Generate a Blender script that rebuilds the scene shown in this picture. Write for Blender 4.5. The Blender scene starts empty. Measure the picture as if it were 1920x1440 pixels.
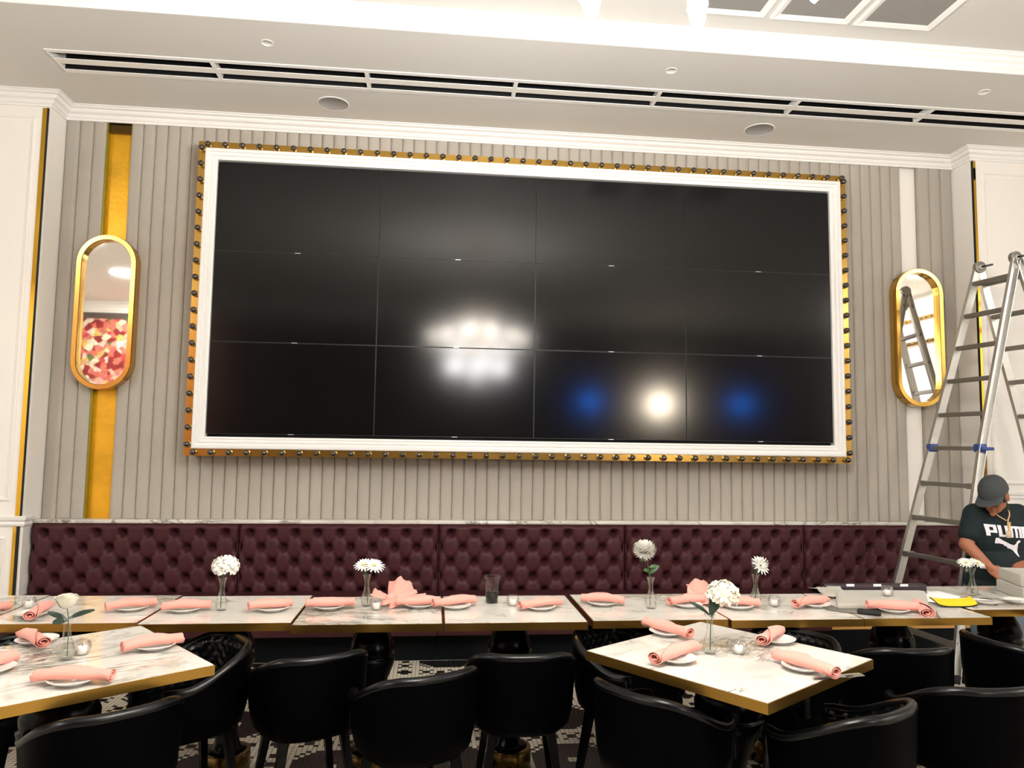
import bpy, bmesh, math, random
from math import sin, cos, pi, radians
from mathutils import Vector, Matrix, noise
from mathutils.bvhtree import BVHTree

S = bpy.context.scene
COL = S.collection

# ------------------------------------------------------------------ camera
cam_d = bpy.data.cameras.new('camera')
cam_d.lens = 26.06
cam_d.sensor_width = 36.0
cam_d.clip_start = 0.05
cam = bpy.data.objects.new('camera', cam_d)
COL.objects.link(cam)
CR = (0.99428124, 0.10438357, -0.02255861)
CF = (-0.10588438, 0.99107520, -0.08098416)
CU = (0.01390387, 0.08290964, 0.99646007)
# rows of the fitted rotation: world x, y, z expressed on (right, forward, up)
cam.matrix_world = Matrix((
    (CR[0], CR[2], -CR[1], -0.7674),
    (CF[0], CF[2], -CF[1], -5.6528),
    (CU[0], CU[2], -CU[1], 1.5455),
    (0, 0, 0, 1)))
S.camera = cam

# ------------------------------------------------------------------ world, lamps, exposure
w = bpy.data.worlds.new('world')
S.world = w
w.use_nodes = True
w.node_tree.nodes['Background'].inputs[0].default_value = (0.9, 0.95, 1.0, 1)
w.node_tree.nodes['Background'].inputs[1].default_value = 0.3

S.view_settings.view_transform = 'Standard'
S.view_settings.look = 'None'
S.view_settings.gamma = 1.0
S.view_settings.use_curve_mapping = False
S.view_settings.exposure = 0.3
S.cycles.max_bounces = 10
S.cycles.transparent_max_bounces = 16
S.cycles.sample_clamp_indirect = 8.0

CH = Vector((-0.2, -4.18, 0))       # axis of the lit crystal chandelier


def lamp(name, kind, loc, energy, color=(1, 0.93, 0.82), size=0.1, rot=(0, 0, 0)):
    d = bpy.data.lights.new(name, kind)
    d.energy = energy
    d.color = color
    if kind == 'AREA':
        d.shape = 'DISK'
        d.size = size
    else:
        d.shadow_soft_size = size
    o = bpy.data.objects.new(name, d)
    COL.objects.link(o)
    o.location = loc
    o.rotation_euler = rot
    return o


FILL_LIGHTS = [(-5.4, -4.2), (-5.7, -6.2), (-6.1, -8.2), (6.4, -4.2), (7.0, -5.8), (7.2, -7.4)]  # unseen ceiling lights added as fill for the room
for i, (x, y) in enumerate(FILL_LIGHTS):
    lamp('fill_beam', 'AREA', (x, y, 4.195), 55, (1, 0.985, 0.965), 0.4)
for k in range(8):
    a = k * pi / 4 + 0.2
    lamp('chandelier_glow', 'POINT', (CH.x + 0.34 * cos(a), CH.y + 0.34 * sin(a), 2.84), 5, (1, 0.985, 0.965), 0.1)
lamp('chandelier_glow', 'POINT', (CH.x, CH.y, 3.04), 6, (1, 0.985, 0.965), 0.12)
lamp('chandelier_glow', 'POINT', (CH.x, CH.y, 2.45), 6, (1, 0.99, 0.98), 0.12)
for k in range(6):
    a = k * pi / 3 + 0.4
    lamp('chandelier_glow', 'POINT', (CH.x + 0.36 * cos(a), CH.y + 0.36 * sin(a), 2.58), 12, (1, 0.99, 0.98), 0.1)
for k in range(4):                   # added up-facing spots that brighten the soffit and raised ceiling
    a = k * pi / 2 + 0.5
    lo = lamp('ceiling_fill_spot', 'SPOT', (CH.x + 0.4 * cos(a), CH.y + 0.4 * sin(a), 2.66), 112, (1, 0.99, 0.98), 0.09, (pi, 0, 0))
    lo.data.spot_size = pi
    lo.data.spot_blend = 0.35


# ------------------------------------------------------------------ materials
def srgb(r, g, b):
    f = lambda c: ((c / 255) / 12.92) if c / 255 <= 0.04045 else (((c / 255) + 0.055) / 1.055) ** 2.4
    return (f(r), f(g), f(b), 1)


MATS = {}


def mat(name, rgb=(200, 200, 200), rough=0.5, metal=0.0, spec=0.5, coat=0.0, bump=None, emit=None, sheen=0.0, vary=None):
    """Principled material; bump = (noise scale, strength, stretch xyz), vary = (scale, amount)."""
    if name in MATS:
        return MATS[name]
    m = bpy.data.materials.new(name)
    m.use_nodes = True
    nt = m.node_tree
    b = nt.nodes['Principled BSDF']
    b.inputs['Base Color'].default_value = srgb(*rgb)
    b.inputs['Roughness'].default_value = rough
    b.inputs['Metallic'].default_value = metal
    b.inputs['Specular IOR Level'].default_value = spec
    b.inputs['Coat Weight'].default_value = coat
    b.inputs['Coat Roughness'].default_value = 0.08
    b.inputs['Sheen Weight'].default_value = sheen
    if emit:
        b.inputs['Emission Color'].default_value = srgb(*emit[:3])
        b.inputs['Emission Strength'].default_value = emit[3]
    tc = None
    if bump or vary:
        tc = nt.nodes.new('ShaderNodeTexCoord')
    if bump:
        mp = nt.nodes.new('ShaderNodeMapping')
        mp.inputs['Scale'].default_value = bump[2] if len(bump) > 2 else (1, 1, 1)
        n = nt.nodes.new('ShaderNodeTexNoise')
        n.inputs['Scale'].default_value = bump[0]
        n.inputs['Detail'].default_value = 4
        bp = nt.nodes.new('ShaderNodeBump')
        bp.inputs['Strength'].default_value = bump[1]
        bp.inputs['Distance'].default_value = 0.01
        nt.links.new(tc.outputs['Object'], mp.inputs[0])
        nt.links.new(mp.outputs[0], n.inputs['Vector'])
        nt.links.new(n.outputs['Fac'], bp.inputs['Height'])
        nt.links.new(bp.outputs[0], b.inputs['Normal'])
    if vary:
        n2 = nt.nodes.new('ShaderNodeTexNoise')
        n2.inputs['Scale'].default_value = vary[0]
        n2.inputs['Detail'].default_value = 5
        hs = nt.nodes.new('ShaderNodeHueSaturation')
        hs.inputs['Color'].default_value = srgb(*rgb)
        mr = nt.nodes.new('ShaderNodeMapRange')
        mr.inputs['From Min'].default_value = 0.3
        mr.inputs['From Max'].default_value = 0.7
        mr.inputs['To Min'].default_value = 1 - vary[1]
        mr.inputs['To Max'].default_value = 1 + vary[1]
        nt.links.new(tc.outputs['Object'], n2.inputs['Vector'])
        nt.links.new(n2.outputs['Fac'], mr.inputs['Value'])
        nt.links.new(mr.outputs[0], hs.inputs['Value'])
        nt.links.new(hs.outputs[0], b.inputs['Base Color'])
    MATS[name] = m
    return m


def thin_glass(name, tint=(254, 254, 254), refl=0.55):
    if name in MATS:
        return MATS[name]
    m = bpy.data.materials.new(name)
    m.use_nodes = True
    nt = m.node_tree
    nt.nodes.remove(nt.nodes['Principled BSDF'])
    out = nt.nodes['Material Output']
    tr = nt.nodes.new('ShaderNodeBsdfTransparent')
    tr.inputs[0].default_value = srgb(*tint)
    gl = nt.nodes.new('ShaderNodeBsdfGlossy')
    gl.inputs['Roughness'].default_value = 0.03
    lw = nt.nodes.new('ShaderNodeLayerWeight')
    lw.inputs['Blend'].default_value = 0.35
    mr = nt.nodes.new('ShaderNodeMapRange')
    mr.inputs['To Min'].default_value = 0.03
    mr.inputs['To Max'].default_value = refl
    mx = nt.nodes.new('ShaderNodeMixShader')
    nt.links.new(lw.outputs['Facing'], mr.inputs['Value'])
    nt.links.new(mr.outputs[0], mx.inputs[0])
    nt.links.new(tr.outputs[0], mx.inputs[1])
    nt.links.new(gl.outputs[0], mx.inputs[2])
    nt.links.new(mx.outputs[0], out.inputs['Surface'])
    MATS[name] = m
    return m


def marble():
    m = bpy.data.materials.new('veined_marble')
    m.use_nodes = True
    nt = m.node_tree
    N, L = nt.nodes, nt.links
    b = N['Principled BSDF']
    b.inputs['Roughness'].default_value = 0.07
    b.inputs['Specular IOR Level'].default_value = 0.55
    tc = N.new('ShaderNodeTexCoord')
    oi = N.new('ShaderNodeObjectInfo')
    sc = N.new('ShaderNodeVectorMath'); sc.operation = 'SCALE'
    sc.inputs[0].default_value = (37.0, 53.0, 11.0)
    L.new(oi.outputs['Random'], sc.inputs['Scale'])
    ad = N.new('ShaderNodeVectorMath'); ad.operation = 'ADD'
    L.new(tc.outputs['Object'], ad.inputs[0]); L.new(sc.outputs[0], ad.inputs[1])

    def vein(scale, dist, width, detail=6, rough=0.6):
        mp = N.new('ShaderNodeMapping')
        mp.inputs['Rotation'].default_value = (0, 0, 0.5)
        mp.inputs['Scale'].default_value = (0.6, 1.5, 1)
        L.new(ad.outputs[0], mp.inputs[0])
        n = N.new('ShaderNodeTexNoise')
        n.inputs['Scale'].default_value = scale
        n.inputs['Detail'].default_value = detail
        n.inputs['Roughness'].default_value = rough
        n.inputs['Distortion'].default_value = dist
        L.new(mp.outputs[0], n.inputs['Vector'])
        s = N.new('ShaderNodeMath'); s.operation = 'SUBTRACT'; s.inputs[1].default_value = 0.5
        L.new(n.outputs['Fac'], s.inputs[0])
        a = N.new('ShaderNodeMath'); a.operation = 'ABSOLUTE'; L.new(s.outputs[0], a.inputs[0])
        r = N.new('ShaderNodeMapRange')
        r.inputs['From Min'].default_value = 0.0
        r.inputs['From Max'].default_value = width
        r.inputs['To Min'].default_value = 1.0
        r.inputs['To Max'].default_value = 0.0
        L.new(a.outputs[0], r.inputs['Value'])
        return r.outputs[0]

    def mask(scale, lo, hi):
        n = N.new('ShaderNodeTexNoise'); n.inputs['Scale'].default_value = scale
        n.inputs['Detail'].default_value = 3
        L.new(ad.outputs[0], n.inputs['Vector'])
        r = N.new('ShaderNodeMapRange')
        r.inputs['From Min'].default_value = lo; r.inputs['From Max'].default_value = hi
        L.new(n.outputs['Fac'], r.inputs['Value'])
        return r.outputs[0]

    def mul(x, y):
        k = N.new('ShaderNodeMath'); k.operation = 'MULTIPLY'
        if isinstance(x, float): k.inputs[0].default_value = x
        else: L.new(x, k.inputs[0])
        if isinstance(y, float): k.inputs[1].default_value = y
        else: L.new(y, k.inputs[1])
        return k.outputs[0]

    def mix(fac, c1, c2):
        k = N.new('ShaderNodeMix'); k.data_type = 'RGBA'
        L.new(fac, k.inputs['Factor'])
        if isinstance(c1, tuple): k.inputs['A'].default_value = c1
        else: L.new(c1, k.inputs['A'])
        k.inputs['B'].default_value = c2
        return k.outputs['Result']
    c = mix(mul(mask(2.0, 0.4, 0.75), 0.5), srgb(218, 215, 207), srgb(186, 181, 170))
    c = mix(mul(vein(2.6, 0.8, 0.03), mul(mask(2.4, 0.42, 0.6), 0.55)), c, srgb(150, 146, 136))
    c = mix(mul(vein(1.5, 1.2, 0.014), mul(mask(1.7, 0.45, 0.55), 0.85)), c, srgb(84, 80, 70))
    c = mix(mul(vein(3.2, 2.0, 0.07, 9, 0.72), mul(mask(1.5, 0.60, 0.68), 0.9)), c, srgb(150, 128, 96))
    c = mix(mul(vein(4.0, 2.4, 0.04, 9, 0.75), mul(mask(1.5, 0.60, 0.66), 0.9)), c, srgb(52, 48, 42))
    L.new(c, b.inputs['Base Color'])
    MATS['veined_marble'] = m
    return m


def floral():
    m = bpy.data.materials.new('floral_print')
    m.use_nodes = True
    nt = m.node_tree; N, L = nt.nodes, nt.links
    b = N['Principled BSDF']; b.inputs['Roughness'].default_value = 0.8
    tc = N.new('ShaderNodeTexCoord')
    v = N.new('ShaderNodeTexVoronoi'); v.inputs['Scale'].default_value = 9
    L.new(tc.outputs['Object'], v.inputs['Vector'])
    sep = N.new('ShaderNodeSeparateColor'); L.new(v.outputs['Color'], sep.inputs[0])
    r = N.new('ShaderNodeValToRGB'); r.color_ramp.interpolation = 'CONSTANT'
    e = r.color_ramp.elements
    e[0].color = srgb(150, 40, 40)
    e[1].position = 0.18; e[1].color = srgb(225, 120, 105)
    for p, c in ((0.42, (240, 180, 165)), (0.62, (250, 225, 205)), (0.8, (235, 190, 110)), (0.88, (200, 70, 75)), (0.95, (110, 120, 70))):
        k = e.new(p); k.color = srgb(*c)
    L.new(sep.outputs[0], r.inputs[0])
    n = N.new('ShaderNodeTexVoronoi'); n.inputs['Scale'].default_value = 34
    L.new(tc.outputs['Object'], n.inputs['Vector'])
    mx = N.new('ShaderNodeMix'); mx.data_type = 'RGBA'; mx.blend_type = 'MULTIPLY'
    mx.inputs['Factor'].default_value = 0.55
    L.new(r.outputs[0], mx.inputs['A']); L.new(n.outputs['Color'], mx.inputs['B'])
    L.new(mx.outputs['Result'], b.inputs['Base Color'])
    MATS['floral_print'] = m
    return m


def mirror_mat():
    m = bpy.data.materials.new('antique_mirror')
    m.use_nodes = True
    nt = m.node_tree; N, L = nt.nodes, nt.links
    b = N['Principled BSDF']
    b.inputs['Metallic'].default_value = 1
    b.inputs['Roughness'].default_value = 0.02
    tc = N.new('ShaderNodeTexCoord')
    n = N.new('ShaderNodeTexNoise'); n.inputs['Scale'].default_value = 60; n.inputs['Detail'].default_value = 6
    L.new(tc.outputs['Object'], n.inputs['Vector'])
    r = N.new('ShaderNodeValToRGB')
    r.color_ramp.elements[0].position = 0.66; r.color_ramp.elements[0].color = srgb(250, 247, 240)
    r.color_ramp.elements[1].position = 0.74; r.color_ramp.elements[1].color = srgb(170, 150, 120)
    L.new(n.outputs['Fac'], r.inputs[0]); L.new(r.outputs[0], b.inputs['Base Color'])
    MATS['antique_mirror'] = m
    return m


def perforated():
    m = bpy.data.materials.new('perforated_metal')
    m.use_nodes = True
    nt = m.node_tree; N, L = nt.nodes, nt.links
    b = N['Principled BSDF']; b.inputs['Roughness'].default_value = 0.5
    tc = N.new('ShaderNodeTexCoord')
    v = N.new('ShaderNodeTexVoronoi'); v.inputs['Scale'].default_value = 85; v.inputs['Randomness'].default_value = 0.0
    L.new(tc.outputs['Object'], v.inputs['Vector'])
    r = N.new('ShaderNodeValToRGB'); r.color_ramp.interpolation = 'CONSTANT'
    r.color_ramp.elements[0].color = srgb(30, 28, 26)
    r.color_ramp.elements[1].position = 0.38; r.color_ramp.elements[1].color = srgb(150, 148, 143)
    L.new(v.outputs['Distance'], r.inputs[0]); L.new(r.outputs[0], b.inputs['Base Color'])
    MATS['perforated_metal'] = m
    return m


WHITE = mat('white_paint', (240, 237, 231), 0.45)
CEIL = mat('greige_ceiling_paint', (214, 212, 207), 0.7)
CROWN = mat('white_gloss_trim', (238, 237, 234), 0.35)
VELVET = mat('taupe_velvet', (172, 166, 155), 0.75, sheen=0.25, bump=(9, 0.35, (1, 1, 3.2)), vary=(2.2, 0.05))
GOLD = mat('polished_brass', (205, 163, 82), 0.2, 1.0)
GOLDMIR = mat('gold_mirror', (225, 178, 60), 0.06, 1.0)
FOIL = mat('gold_foil_board', (232, 176, 44), 0.36, 0.6, bump=(26, 0.16), vary=(5, 0.12))
BRASS = mat('brushed_brass', (176, 138, 66), 0.3, 1.0)
DKBRASS = mat('dark_bronze', (110, 88, 48), 0.25, 1.0)
MAROON = mat('maroon_leather', (64, 28, 33), 0.5, spec=0.25, bump=(40, 0.12))
BLACKLEATHER = mat('black_leather', (2, 2, 3), 0.45, spec=0.02, bump=(90, 0.08))
RIMLEATHER = mat('black_leather_rim', (4, 5, 7), 0.28, spec=0.3)
QUILT = mat('quilted_black_leather', (4, 5, 7), 0.28, spec=0.3)
BLACK = mat('black_lacquer', (3, 4, 5), 0.22, spec=0.1)
MATBLACK = mat('matt_black', (10, 11, 13), 0.7)
KICK = mat('black_plinth', (7, 11, 13), 0.55, spec=0.12)
SCREEN = mat('screen_glass', (3, 4, 6), 0.135, spec=0.42)
BEZEL = mat('screen_bezel', (8, 8, 9), 0.4)
SILVER = mat('silver_badge', (205, 208, 210), 0.3, 0.6)
ALU = mat('brushed_aluminium', (196, 195, 190), 0.36, 0.85, bump=(30, 0.1, (1, 1, 8)))
ALUDARK = mat('worn_aluminium', (150, 147, 140), 0.42, 0.8, bump=(30, 0.15))
BLUEPL = mat('blue_plastic', (38, 70, 140), 0.4)
PINK = mat('salmon_napkin', (233, 158, 144), 0.85, sheen=0.2, bump=(120, 0.1))
PINKIN = mat('napkin_inside', (214, 120, 112), 0.9)
CHINA = mat('white_china', (228, 226, 220), 0.15, coat=0.4)
GLASS = thin_glass('clear_glass')
PLASTIC = thin_glass('clear_plastic', (252, 252, 250), 0.16)
WATER = thin_glass('vase_water', (250, 252, 250), 0.12)
CRYSTAL = mat('cut_crystal', (250, 250, 252), 0.05, spec=0.8, coat=1.0)
_nt = CRYSTAL.node_tree
_tr = _nt.nodes.new('ShaderNodeBsdfTransparent')
_mx = _nt.nodes.new('ShaderNodeMixShader')
_mx.inputs[0].default_value = 0.45
_nt.links.new(_nt.nodes['Principled BSDF'].outputs[0], _mx.inputs[1])
_nt.links.new(_tr.outputs[0], _mx.inputs[2])
_nt.links.new(_mx.outputs[0], _nt.nodes['Material Output'].inputs['Surface'])
WAX = mat('white_wax', (250, 248, 240), 0.5)
PETAL = mat('white_petal', (232, 232, 224), 0.6)
CREAM = mat('cream_petal', (228, 226, 208), 0.6)
CENTRE = mat('pale_flower_centre', (214, 208, 140), 0.8)
LEAF = mat('green_leaf', (46, 84, 38), 0.45, vary=(20, 0.2))
DKLEAF = mat('dark_green_leaf', (20, 46, 34), 0.4, vary=(20, 0.2))
STEM = mat('green_stem', (70, 98, 46), 0.6)
COLA = mat('dark_cola', (14, 8, 8), 0.2, spec=0.1)
PAPER = mat('white_paper', (248, 248, 248), 0.8)
YELLOW = mat('yellow_card', (250, 205, 20), 0.4)
GREYPAD = mat('grey_velvet_pad', (170, 166, 154), 0.8, sheen=0.3, vary=(6, 0.06))
WOOD = mat('raw_pine', (205, 150, 80), 0.6, bump=(20, 0.2, (8, 1, 1)))
SKIN = mat('tan_skin', (166, 106, 78), 0.55, vary=(14, 0.06))
TEE = mat('deep_teal_cotton', (6, 27, 31), 0.85, bump=(14, 0.5))
CAPM = mat('charcoal_cap_cloth', (62, 66, 68), 0.85, bump=(60, 0.2))
JEANS = mat('slate_denim', (92, 108, 122), 0.85)
HAIR = mat('black_hair', (16, 13, 12), 0.6)
PRINT = mat('white_print', (240, 238, 246), 0.7)
CORD = mat('tan_cord', (222, 186, 128), 0.7)
SHOE = mat('dark_shoe', (30, 28, 28), 0.6)
TILEW = mat('ivory_mosaic', (214, 205, 186), 0.35, vary=(30, 0.12))
TILEB = mat('black_mosaic', (20, 19, 19), 0.3)
GROUT = mat('dark_grout', (60, 54, 46), 0.9)
BULB = mat('unlit_bulb_glass', (40, 30, 20), 0.08, spec=0.8, coat=0.6)
CANDLE = mat('lit_candle_bulb', (255, 240, 215), 0.4, emit=(255, 246, 234, 170))
LENS = mat('fill_light_lens', (255, 250, 240), 0.4, emit=(255, 244, 228, 6))
SPEAKERM = mat('speaker_grille', (165, 165, 163), 0.7)
MARBLE = marble()
FLORAL = floral()
MIRROR = mirror_mat()
PERF = perforated()
BLUELIT = mat('blue_lit_panel', (40, 110, 255), 0.4, emit=(10, 125, 255, 44))
WARMLIT = mat('warm_lit_globe', (255, 245, 225), 0.4, emit=(255, 240, 215, 150))


# ------------------------------------------------------------------ mesh helpers
class MB:
    """Collects shapes in one bmesh; mi = material slot index."""

    def __init__(self):
        self.bm = bmesh.new()

    def _mi(self, faces, mi, smooth=False):
        for f in faces:
            f.material_index = mi
            f.smooth = smooth

    def box(self, x0, x1, y0, y1, z0, z1, mi=0, M=None):
        v = [self.bm.verts.new(p) for p in ((x0, y0, z0), (x1, y0, z0), (x1, y1, z0), (x0, y1, z0),
                                            (x0, y0, z1), (x1, y0, z1), (x1, y1, z1), (x0, y1, z1))]
        if M:
            for q in v:
                q.co = M @ q.co
        fs = [self.bm.faces.new([v[i] for i in q]) for q in
              ((3, 2, 1, 0), (4, 5, 6, 7), (0, 1, 5, 4), (1, 2, 6, 5), (2, 3, 7, 6), (3, 0, 4, 7))]
        self._mi(fs, mi)
        return self

    def rbox(self, x0, x1, y0, y1, z0, z1, r=0.01, seg=2, mi=0, M=None):
        """box with rounded edges"""
        t = bmesh.new()
        bmesh.ops.create_cube(t, size=1)
        for q in t.verts:
            q.co = Vector(((x0 + x1) / 2 + q.co.x * (x1 - x0), (y0 + y1) / 2 + q.co.y * (y1 - y0), (z0 + z1) / 2 + q.co.z * (z1 - z0)))
        bmesh.ops.bevel(t, geom=t.edges[:] + t.verts[:], offset=r, segments=seg, profile=0.5, affect='EDGES')
        self.add(t, mi, True, M)
        return self

    def add(self, t, mi=0, smooth=False, M=None):
        mp = {}
        for q in t.verts:
            mp[q] = self.bm.verts.new(M @ q.co if M else q.co)
        for f in t.faces:
            try:
                g = self.bm.faces.new([mp[q] for q in f.verts])
                g.material_index = mi
                g.smooth = smooth
            except ValueError:
                pass
        t.free()

    def grid(self, pts, mi=0, smooth=True, close_u=False):
        """pts: list of rows of points"""
        vs = [[self.bm.verts.new(p) for p in row] for row in pts]
        fs = []
        for a, b in zip(vs[:-1], vs[1:]):
            n = len(a)
            for i in range(n if close_u else n - 1):
                j = (i + 1) % n
                fs.append(self.bm.faces.new((a[i], a[j], b[j], b[i])))
        self._mi(fs, mi, smooth)
        return vs

    def lathe(self, prof, cx=0, cy=0, n=24, mi=0, M=None, cap=True):
        rows = []
        for r, z in prof:
            row = []
            for k in range(n):
                a = 2 * pi * k / n
                p = Vector((cx + max(r, 1e-4) * cos(a), cy + max(r, 1e-4) * sin(a), z))
                row.append(M @ p if M else p)
            rows.append(row)
        vs = self.grid(rows, mi, True, True)
        if cap:
            for row in (vs[0], vs[-1]):
                try:
                    f = self.bm.faces.new(row)
                    f.material_index = mi
                except ValueError:
                    pass
        return self

    def tube(self, pts, r, n=8, mi=0, cap=True):
        pts = [Vector(p) for p in pts]
        rows = []
        up = Vector((0, 0, 1))
        for i, p in enumerate(pts):
            t = (pts[min(i + 1, len(pts) - 1)] - pts[max(i - 1, 0)]).normalized()
            if abs(t.dot(up)) > 0.95:
                up = Vector((1, 0, 0.1)).normalized()
            u = t.cross(up).normalized()
            v = u.cross(t).normalized()
            up = v
            rr = r[i] if isinstance(r, (list, tuple)) else r
            rows.append([p + rr * (cos(2 * pi * k / n) * u + sin(2 * pi * k / n) * v) for k in range(n)])
        vs = self.grid(rows, mi, True, True)
        if cap:
            for row in (vs[0], vs[-1]):
                try:
                    f = self.bm.faces.new(row)
                    f.material_index = mi
                except ValueError:
                    pass
        return self

    def beam(self, p0, p1, w, d, side, mi=0, off=(0, 0)):
        """box from p0 to p1; side = direction of its width w; d across; off shifts (along side, along normal)"""
        p0, p1 = Vector(p0), Vector(p1)
        t = (p1 - p0).normalized()
        s = Vector(side)
        s = (s - t * s.dot(t)).normalized()
        nrm = t.cross(s)
        v = []
        for p in (p0, p1):
            for a, b in ((-1, -1), (1, -1), (1, 1), (-1, 1)):
                v.append(self.bm.verts.new(p + s * (a * w / 2 + off[0]) + nrm * (b * d / 2 + off[1])))
        fs = [self.bm.faces.new([v[i] for i in q]) for q in
              ((3, 2, 1, 0), (4, 5, 6, 7), (0, 1, 5, 4), (1, 2, 6, 5), (2, 3, 7, 6), (3, 0, 4, 7))]
        self._mi(fs, mi)
        return self

    def sphere(self, c, r, seg=12, ring=8, mi=0, scale=(1, 1, 1), M=None):
        t = bmesh.new()
        bmesh.ops.create_uvsphere(t, u_segments=seg, v_segments=ring, radius=r)
        for q in t.verts:
            q.co = Vector((q.co.x * scale[0], q.co.y * scale[1], q.co.z * scale[2]))
            if M:
                q.co = M @ q.co
            q.co += Vector(c)
        self.add(t, mi, True)
        return self

    def extrude_profile(self, prof, x0, x1, mi=0, mitre0=0, mitre1=0):
        """profile [(y,z)...] swept along x; mitre shifts the end in x by mitre*y"""
        a = [Vector((x0 + mitre0 * y, y, z)) for y, z in prof]
        b = [Vector((x1 + mitre1 * y, y, z)) for y, z in prof]
        self.grid([a, b], mi, False)
        return self

    def build(self, name, mats, parent=None, loc=None, rot=None):
        bmesh.ops.recalc_face_normals(self.bm, faces=self.bm.faces[:])
        me = bpy.data.meshes.new(name)
        self.bm.to_mesh(me)
        self.bm.free()
        for m in (mats if isinstance(mats, (list, tuple)) else [mats]):
            me.materials.append(m)
        o = bpy.data.objects.new(name, me)
        COL.objects.link(o)
        if parent:
            o.parent = parent
        if loc is not None:
            o.location = loc
        if rot is not None:
            o.rotation_euler = rot
        return o


def thing(name, label, cat, loc=(0, 0, 0), rz=0.0, group=None):
    o = bpy.data.objects.new(name, None)
    o.empty_display_size = 0.1
    COL.objects.link(o)
    o.location = loc
    o.rotation_euler = (0, 0, rz)
    return tag(o, label, cat, group)


def tag(o, label, cat, group=None):
    o['label'] = label
    o['category'] = cat
    if group:
        o['group'] = group
    return o


def struct(o):
    o['kind'] = 'structure'
    return o


def dup(root, loc, rz, label, group=None, scale=None):
    r = root.copy()
    COL.objects.link(r)
    r.location = loc
    r.rotation_euler = (0, 0, rz)
    if scale:
        r.scale = scale
    r['label'] = label
    if group:
        r['group'] = group
    for ch in list(root.children):
        c = ch.copy()
        COL.objects.link(c)
        c.parent = r
        for g in list(ch.children):
            d = g.copy()
            COL.objects.link(d)
            d.parent = c
    return r


ORD = ['first', 'second', 'third', 'fourth', 'fifth', 'sixth', 'seventh', 'eighth', 'ninth']

# ------------------------------------------------------------------ the room
ZC, ZT = 4.10, 4.225            # soffit and raised ceiling
YW = 0.22                       # face of the upholstered wall
XL, XR = -3.64, 3.70            # inner faces of the two white piers
RX, RY = 7.6, -9.0              # side walls, wall behind the camera

# floor: a mosaic carpet of small square tiles where it can be seen, plain beyond
TS = 0.0245


def tile_black(i, j):
    P = 24
    x, y = i % P, j % P
    lx, ly = x in (0, 1, 6, 7), y in (0, 1, 6, 7)
    if lx or ly:
        return False
    nx, ny = 2 <= x <= 5, 2 <= y <= 5
    if nx and ny:
        return (x in (3, 4)) or (y in (3, 4))
    if nx:
        k = (y - 8) % 4
        return (k in (1, 2)) if x in (3, 4) else (k in (0, 3) and (y // 4) % 2 == 0)
    if ny:
        k = (x - 8) % 4
        return (k in (1, 2)) if y in (3, 4) else (k in (0, 3) and (x // 4) % 2 == 0)
    u, v = abs(x - 15.5), abs(y - 15.5)
    if u + v > 13:
        return False
    if 11 <= u + v <= 12:
        return (int(u) + int(v)) % 2 == 0
    if u + v < 2:
        return False
    return True


def make_floor():
    fx0, fx1, fy0, fy1 = -3.3, 3.5, -4.0, -0.14
    nx, ny = int((fx1 - fx0) / TS), int((fy1 - fy0) / TS)
    fx1, fy1 = fx0 + nx * TS, fy0 + ny * TS
    verts, faces, mi = [], [], []
    g = 0.0012
    for j in range(ny):
        for i in range(nx):
            x, y = fx0 + i * TS, fy0 + j * TS
            b = len(verts)
            verts += [(x + g, y + g, 0), (x + TS - g, y + g, 0), (x + TS - g, y + TS - g, 0), (x + g, y + TS - g, 0)]
            faces.append((b, b + 1, b + 2, b + 3))
            mi.append(1 if tile_black(i + 3, j + 2) else 0)
    b = len(verts)
    verts += [(fx0, fy0, -0.0015), (fx1, fy0, -0.0015), (fx1, fy1, -0.0015), (fx0, fy1, -0.0015)]
    faces.append((b, b + 1, b + 2, b + 3)); mi.append(2)
    for x0, x1, y0, y1 in ((-RX, fx0, RY, 0.4), (fx1, RX, RY, 0.4), (fx0, fx1, RY, fy0), (fx0, fx1, fy1, 0.4)):
        b = len(verts)
        verts += [(x0, y0, 0), (x1, y0, 0), (x1, y1, 0), (x0, y1, 0)]
        faces.append((b, b + 1, b + 2, b + 3)); mi.append(3)
    me = bpy.data.meshes.new('floor')
    me.from_pydata(verts, [], faces)
    for m in (TILEW, TILEB, GROUT, mat('bounce_mosaic_field', (172, 164, 148), 0.35, vary=(24, 0.3))):  # outer floor colour lightened to bounce light up to the ceiling
        me.materials.append(m)
    me.polygons.foreach_set('material_index', mi)
    o = bpy.data.objects.new('floor', me)
    COL.objects.link(o)
    struct(o)


make_floor()

# ceiling: soffit along the wall (with the long slot left open) and the raised field
SL0, SL1, SX0 = -0.675, -0.395, -3.365
m = MB()
m.box(-RX, RX, -1.2, SL0, ZC, 4.5)
m.box(-RX, RX, SL1, 0.5, ZC, 4.5)
m.box(-RX, SX0, SL0, SL1, ZC, 4.5)
m.box(SX0, RX, SL0, SL1, ZC + 0.16, 4.5)
m.box(-RX, RX, RY, -1.2, ZT, 4.5)
struct(m.build('ceiling', CEIL))
# slot lining
m = MB()
m.box(SX0, RX, SL0 - 0.0, SL0 + 0.004, ZC + 0.004, ZC + 0.16)
m.box(SX0, RX, SL1 - 0.004, SL1, ZC + 0.004, ZC + 0.16)
m.box(SX0, RX, SL0, SL1, ZC + 0.15, ZC + 0.16)
struct(m.build('ceiling_slot_lining', MATBLACK))

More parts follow.
